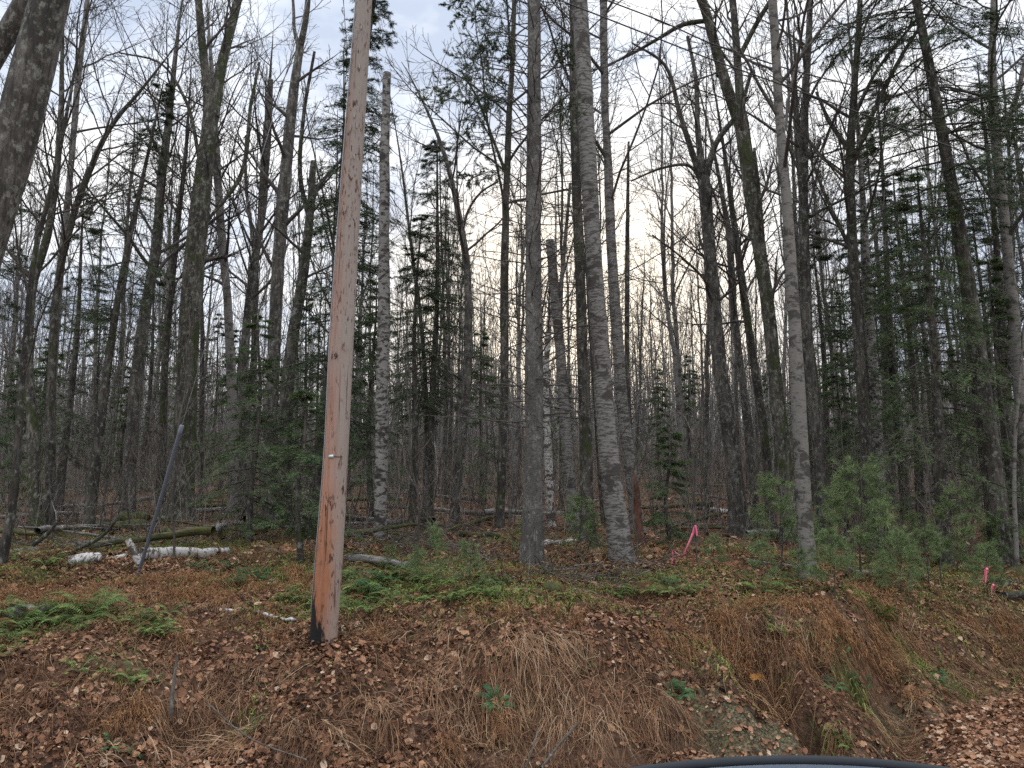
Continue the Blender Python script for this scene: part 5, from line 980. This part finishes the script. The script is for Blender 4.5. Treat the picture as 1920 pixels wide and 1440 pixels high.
ribbon('long bright pink ribbon tied to a twig and trailing down to the left', [(1304, 988, 0), (1296, 1008, -.03), (1286, 1030, -.05), (1279, 1042, -.03), (1270, 1038, 0), (1263, 1032, 0), (1262, 1045, 0), (1259, 1058, .02)], 11.6, 6.0, [[(1305, 986), (1307, 1005)], [(1302, 987), (1299, 1000)]], None)
stick('ribbon_twig', 'thin bare twig holding the long pink ribbon', [(1308, 1085, 3), (1306, 1030, 3), (1303, 940, 2), (1300, 880, 1.5)], 11.62, 'twig', branch=4)
stick('ribbon_twig', 'second thin twig under the low end of the long pink ribbon', [(1245, 1090, 3), (1250, 1040, 3), (1264, 1020, 2)], 11.62, 'twig', branch=3)
ribbon('short pink ribbon on a seedling near the right edge', [(1850, 1068, 0), (1846, 1080, 0), (1842, 1092, 0)], 10.9, 7, [[(1850, 1070), (1848, 1092)]], None)
ribbon('smallest pink ribbon, just below the other one at the right edge', [(1862, 1098, 0), (1860, 1106, 0), (1859, 1116, 0)], 10.7, 6, [], None)

leaves()

# ------------------------------------------------------------------ parked car below the camera, only the roof edge in view
def car():
    cx = .80; root = empty('parked_car', (cx, 1.7, Z_LOW)); tag(root, 'blue grey car whose roof edge just enters the bottom of the photo', 'car')
    m, nt_, p = mat_new('car_paint', .25, .5); p.inputs['Base Color'].default_value = (.11, .15, .21, 1); p.inputs['Coat Weight'].default_value = .6; nn = noise(nt_, coords(nt_, (1, 1, 1), rnd=False), 20, 3); L(nt_, mixc(nt_, nn, (.13, .165, .21), (.155, .19, .24)), p.inputs['Base Color'])
    blk = simple('black_rubber', (.028, .031, .035), .8, 0, .2); gl = simple('dark_glass', (.02, .025, .03), .08)
    def loft(name, xs, prof, mat, par=root, caps=True):
        V = []; k = len(prof(xs[0]))
        for x in xs: V += [(x, y, z) for y, z in prof(x)]
        Q = [[i * k + j, i * k + (j + 1) % k, (i + 1) * k + (j + 1) % k, (i + 1) * k + j] for i in range(len(xs) - 1) for j in range(k)]
        G = Geo(); T = [[0, j, j + 1] for j in range(1, k - 1)] + [[(len(xs) - 1) * k, (len(xs) - 1) * k + j + 1, (len(xs) - 1) * k + j] for j in range(1, k - 1)]; G.add(V, Q, T); return link(name, G.mesh(name, mat), par)
    tl = lambda x, xs_, zs_: float(np.interp(x, xs_, zs_))
    def body(x):
        zt = tl(x, [-2.3, -2.1, -1.9, 1.0, 1.2, 2.2, 2.35], [.75, .95, 1.0, 1.0, .98, .82, .6]); hw = tl(x, [-2.3, -2.0, 0, 2.0, 2.35], [.70, .86, .9, .86, .65]); return [(-hw * .92, .25), (-hw, .5), (-hw, zt - .12), (-hw * .93, zt), (hw * .93, zt), (hw, zt - .12), (hw, .5), (hw * .92, .25)]
    loft('body', np.linspace(-2.3, 2.35, 40), body, m)
    zr = lambda x: 1.652 - x * x / 6.4 * (1 if abs(x) < 1 else 1)
    def cabin(x):
        zt = min(zr(x) - .03, tl(x, [-2.0, -1.4, 0, .9, 1.5], [1.0, 1.45, 1.7, 1.5, .98])); hw = .62 + .2 * (1 - (zt - 1) / .6); hw = max(.6, hw); return [(-.84, .99), (-hw, max(zt, 1.0)), (hw, max(zt, 1.0)), (.84, .99)]
    loft('windows', np.linspace(-1.95, 1.5, 30), cabin, gl)
    def roof(x):
        z = zr(x); return [(-.66, z - .07), (-.61, z - .002), (0, z + .008), (.61, z - .002), (.66, z - .07)]
    loft('roof', np.linspace(-1.35, .95, 36), roof, m)
    for s in (-1, 1):
        xs_ = np.linspace(-1.2, .85, 30); P = np.array([[x, s * .655, zr(x) - .006 - .035 * (abs((x + .17) / 1.03) ** 12)] for x in xs_]); G = Geo(); G.tubes(P[None], np.full((1, 30), .0145), 8); link('roof_rail', G.mesh('roof_rail', blk), root)
    for x in (-1.4, 1.45):
        for s in (-1, 1):
            G = Geo(); P = np.array([[x, s * .72, .33], [x, s * .74, .33], [x, s * .9, .33], [x, s * .92, .33]]); G.tubes(P[None], np.array([[.05, .33, .33, .26]]), 28); w1 = link('wheel', G.mesh('wheel', blk), root)
            G = Geo(); P = np.array([[x, s * .9, .33], [x, s * .925, .33], [x, s * .93, .33]]); G.tubes(P[None], np.array([[.2, .2, .01]]), 20); link('hubcap', G.mesh('hubcap', M['steel']), w1)
    for s in (-1, 1):
        G = Geo(); P = np.array([[.85, s * .88, 1.05], [.87, s * .98, 1.08], [.87, s * 1.1, 1.08]]); G.tubes(P[None], np.array([[.03, .09, .07]]), 10); link('side_mirror', G.mesh('side_mirror', m), root)
        G = Geo(); G.tubes(np.array([[[2.25, s * .55, .62], [2.36, s * .55, .6]]]), np.array([[.12, .08]]), 12); link('headlight', G.mesh('headlight', M['tagm']), root)
car()
print('verts', sum(len(o.data.vertices) for o in scene.objects if o.type == 'MESH'))
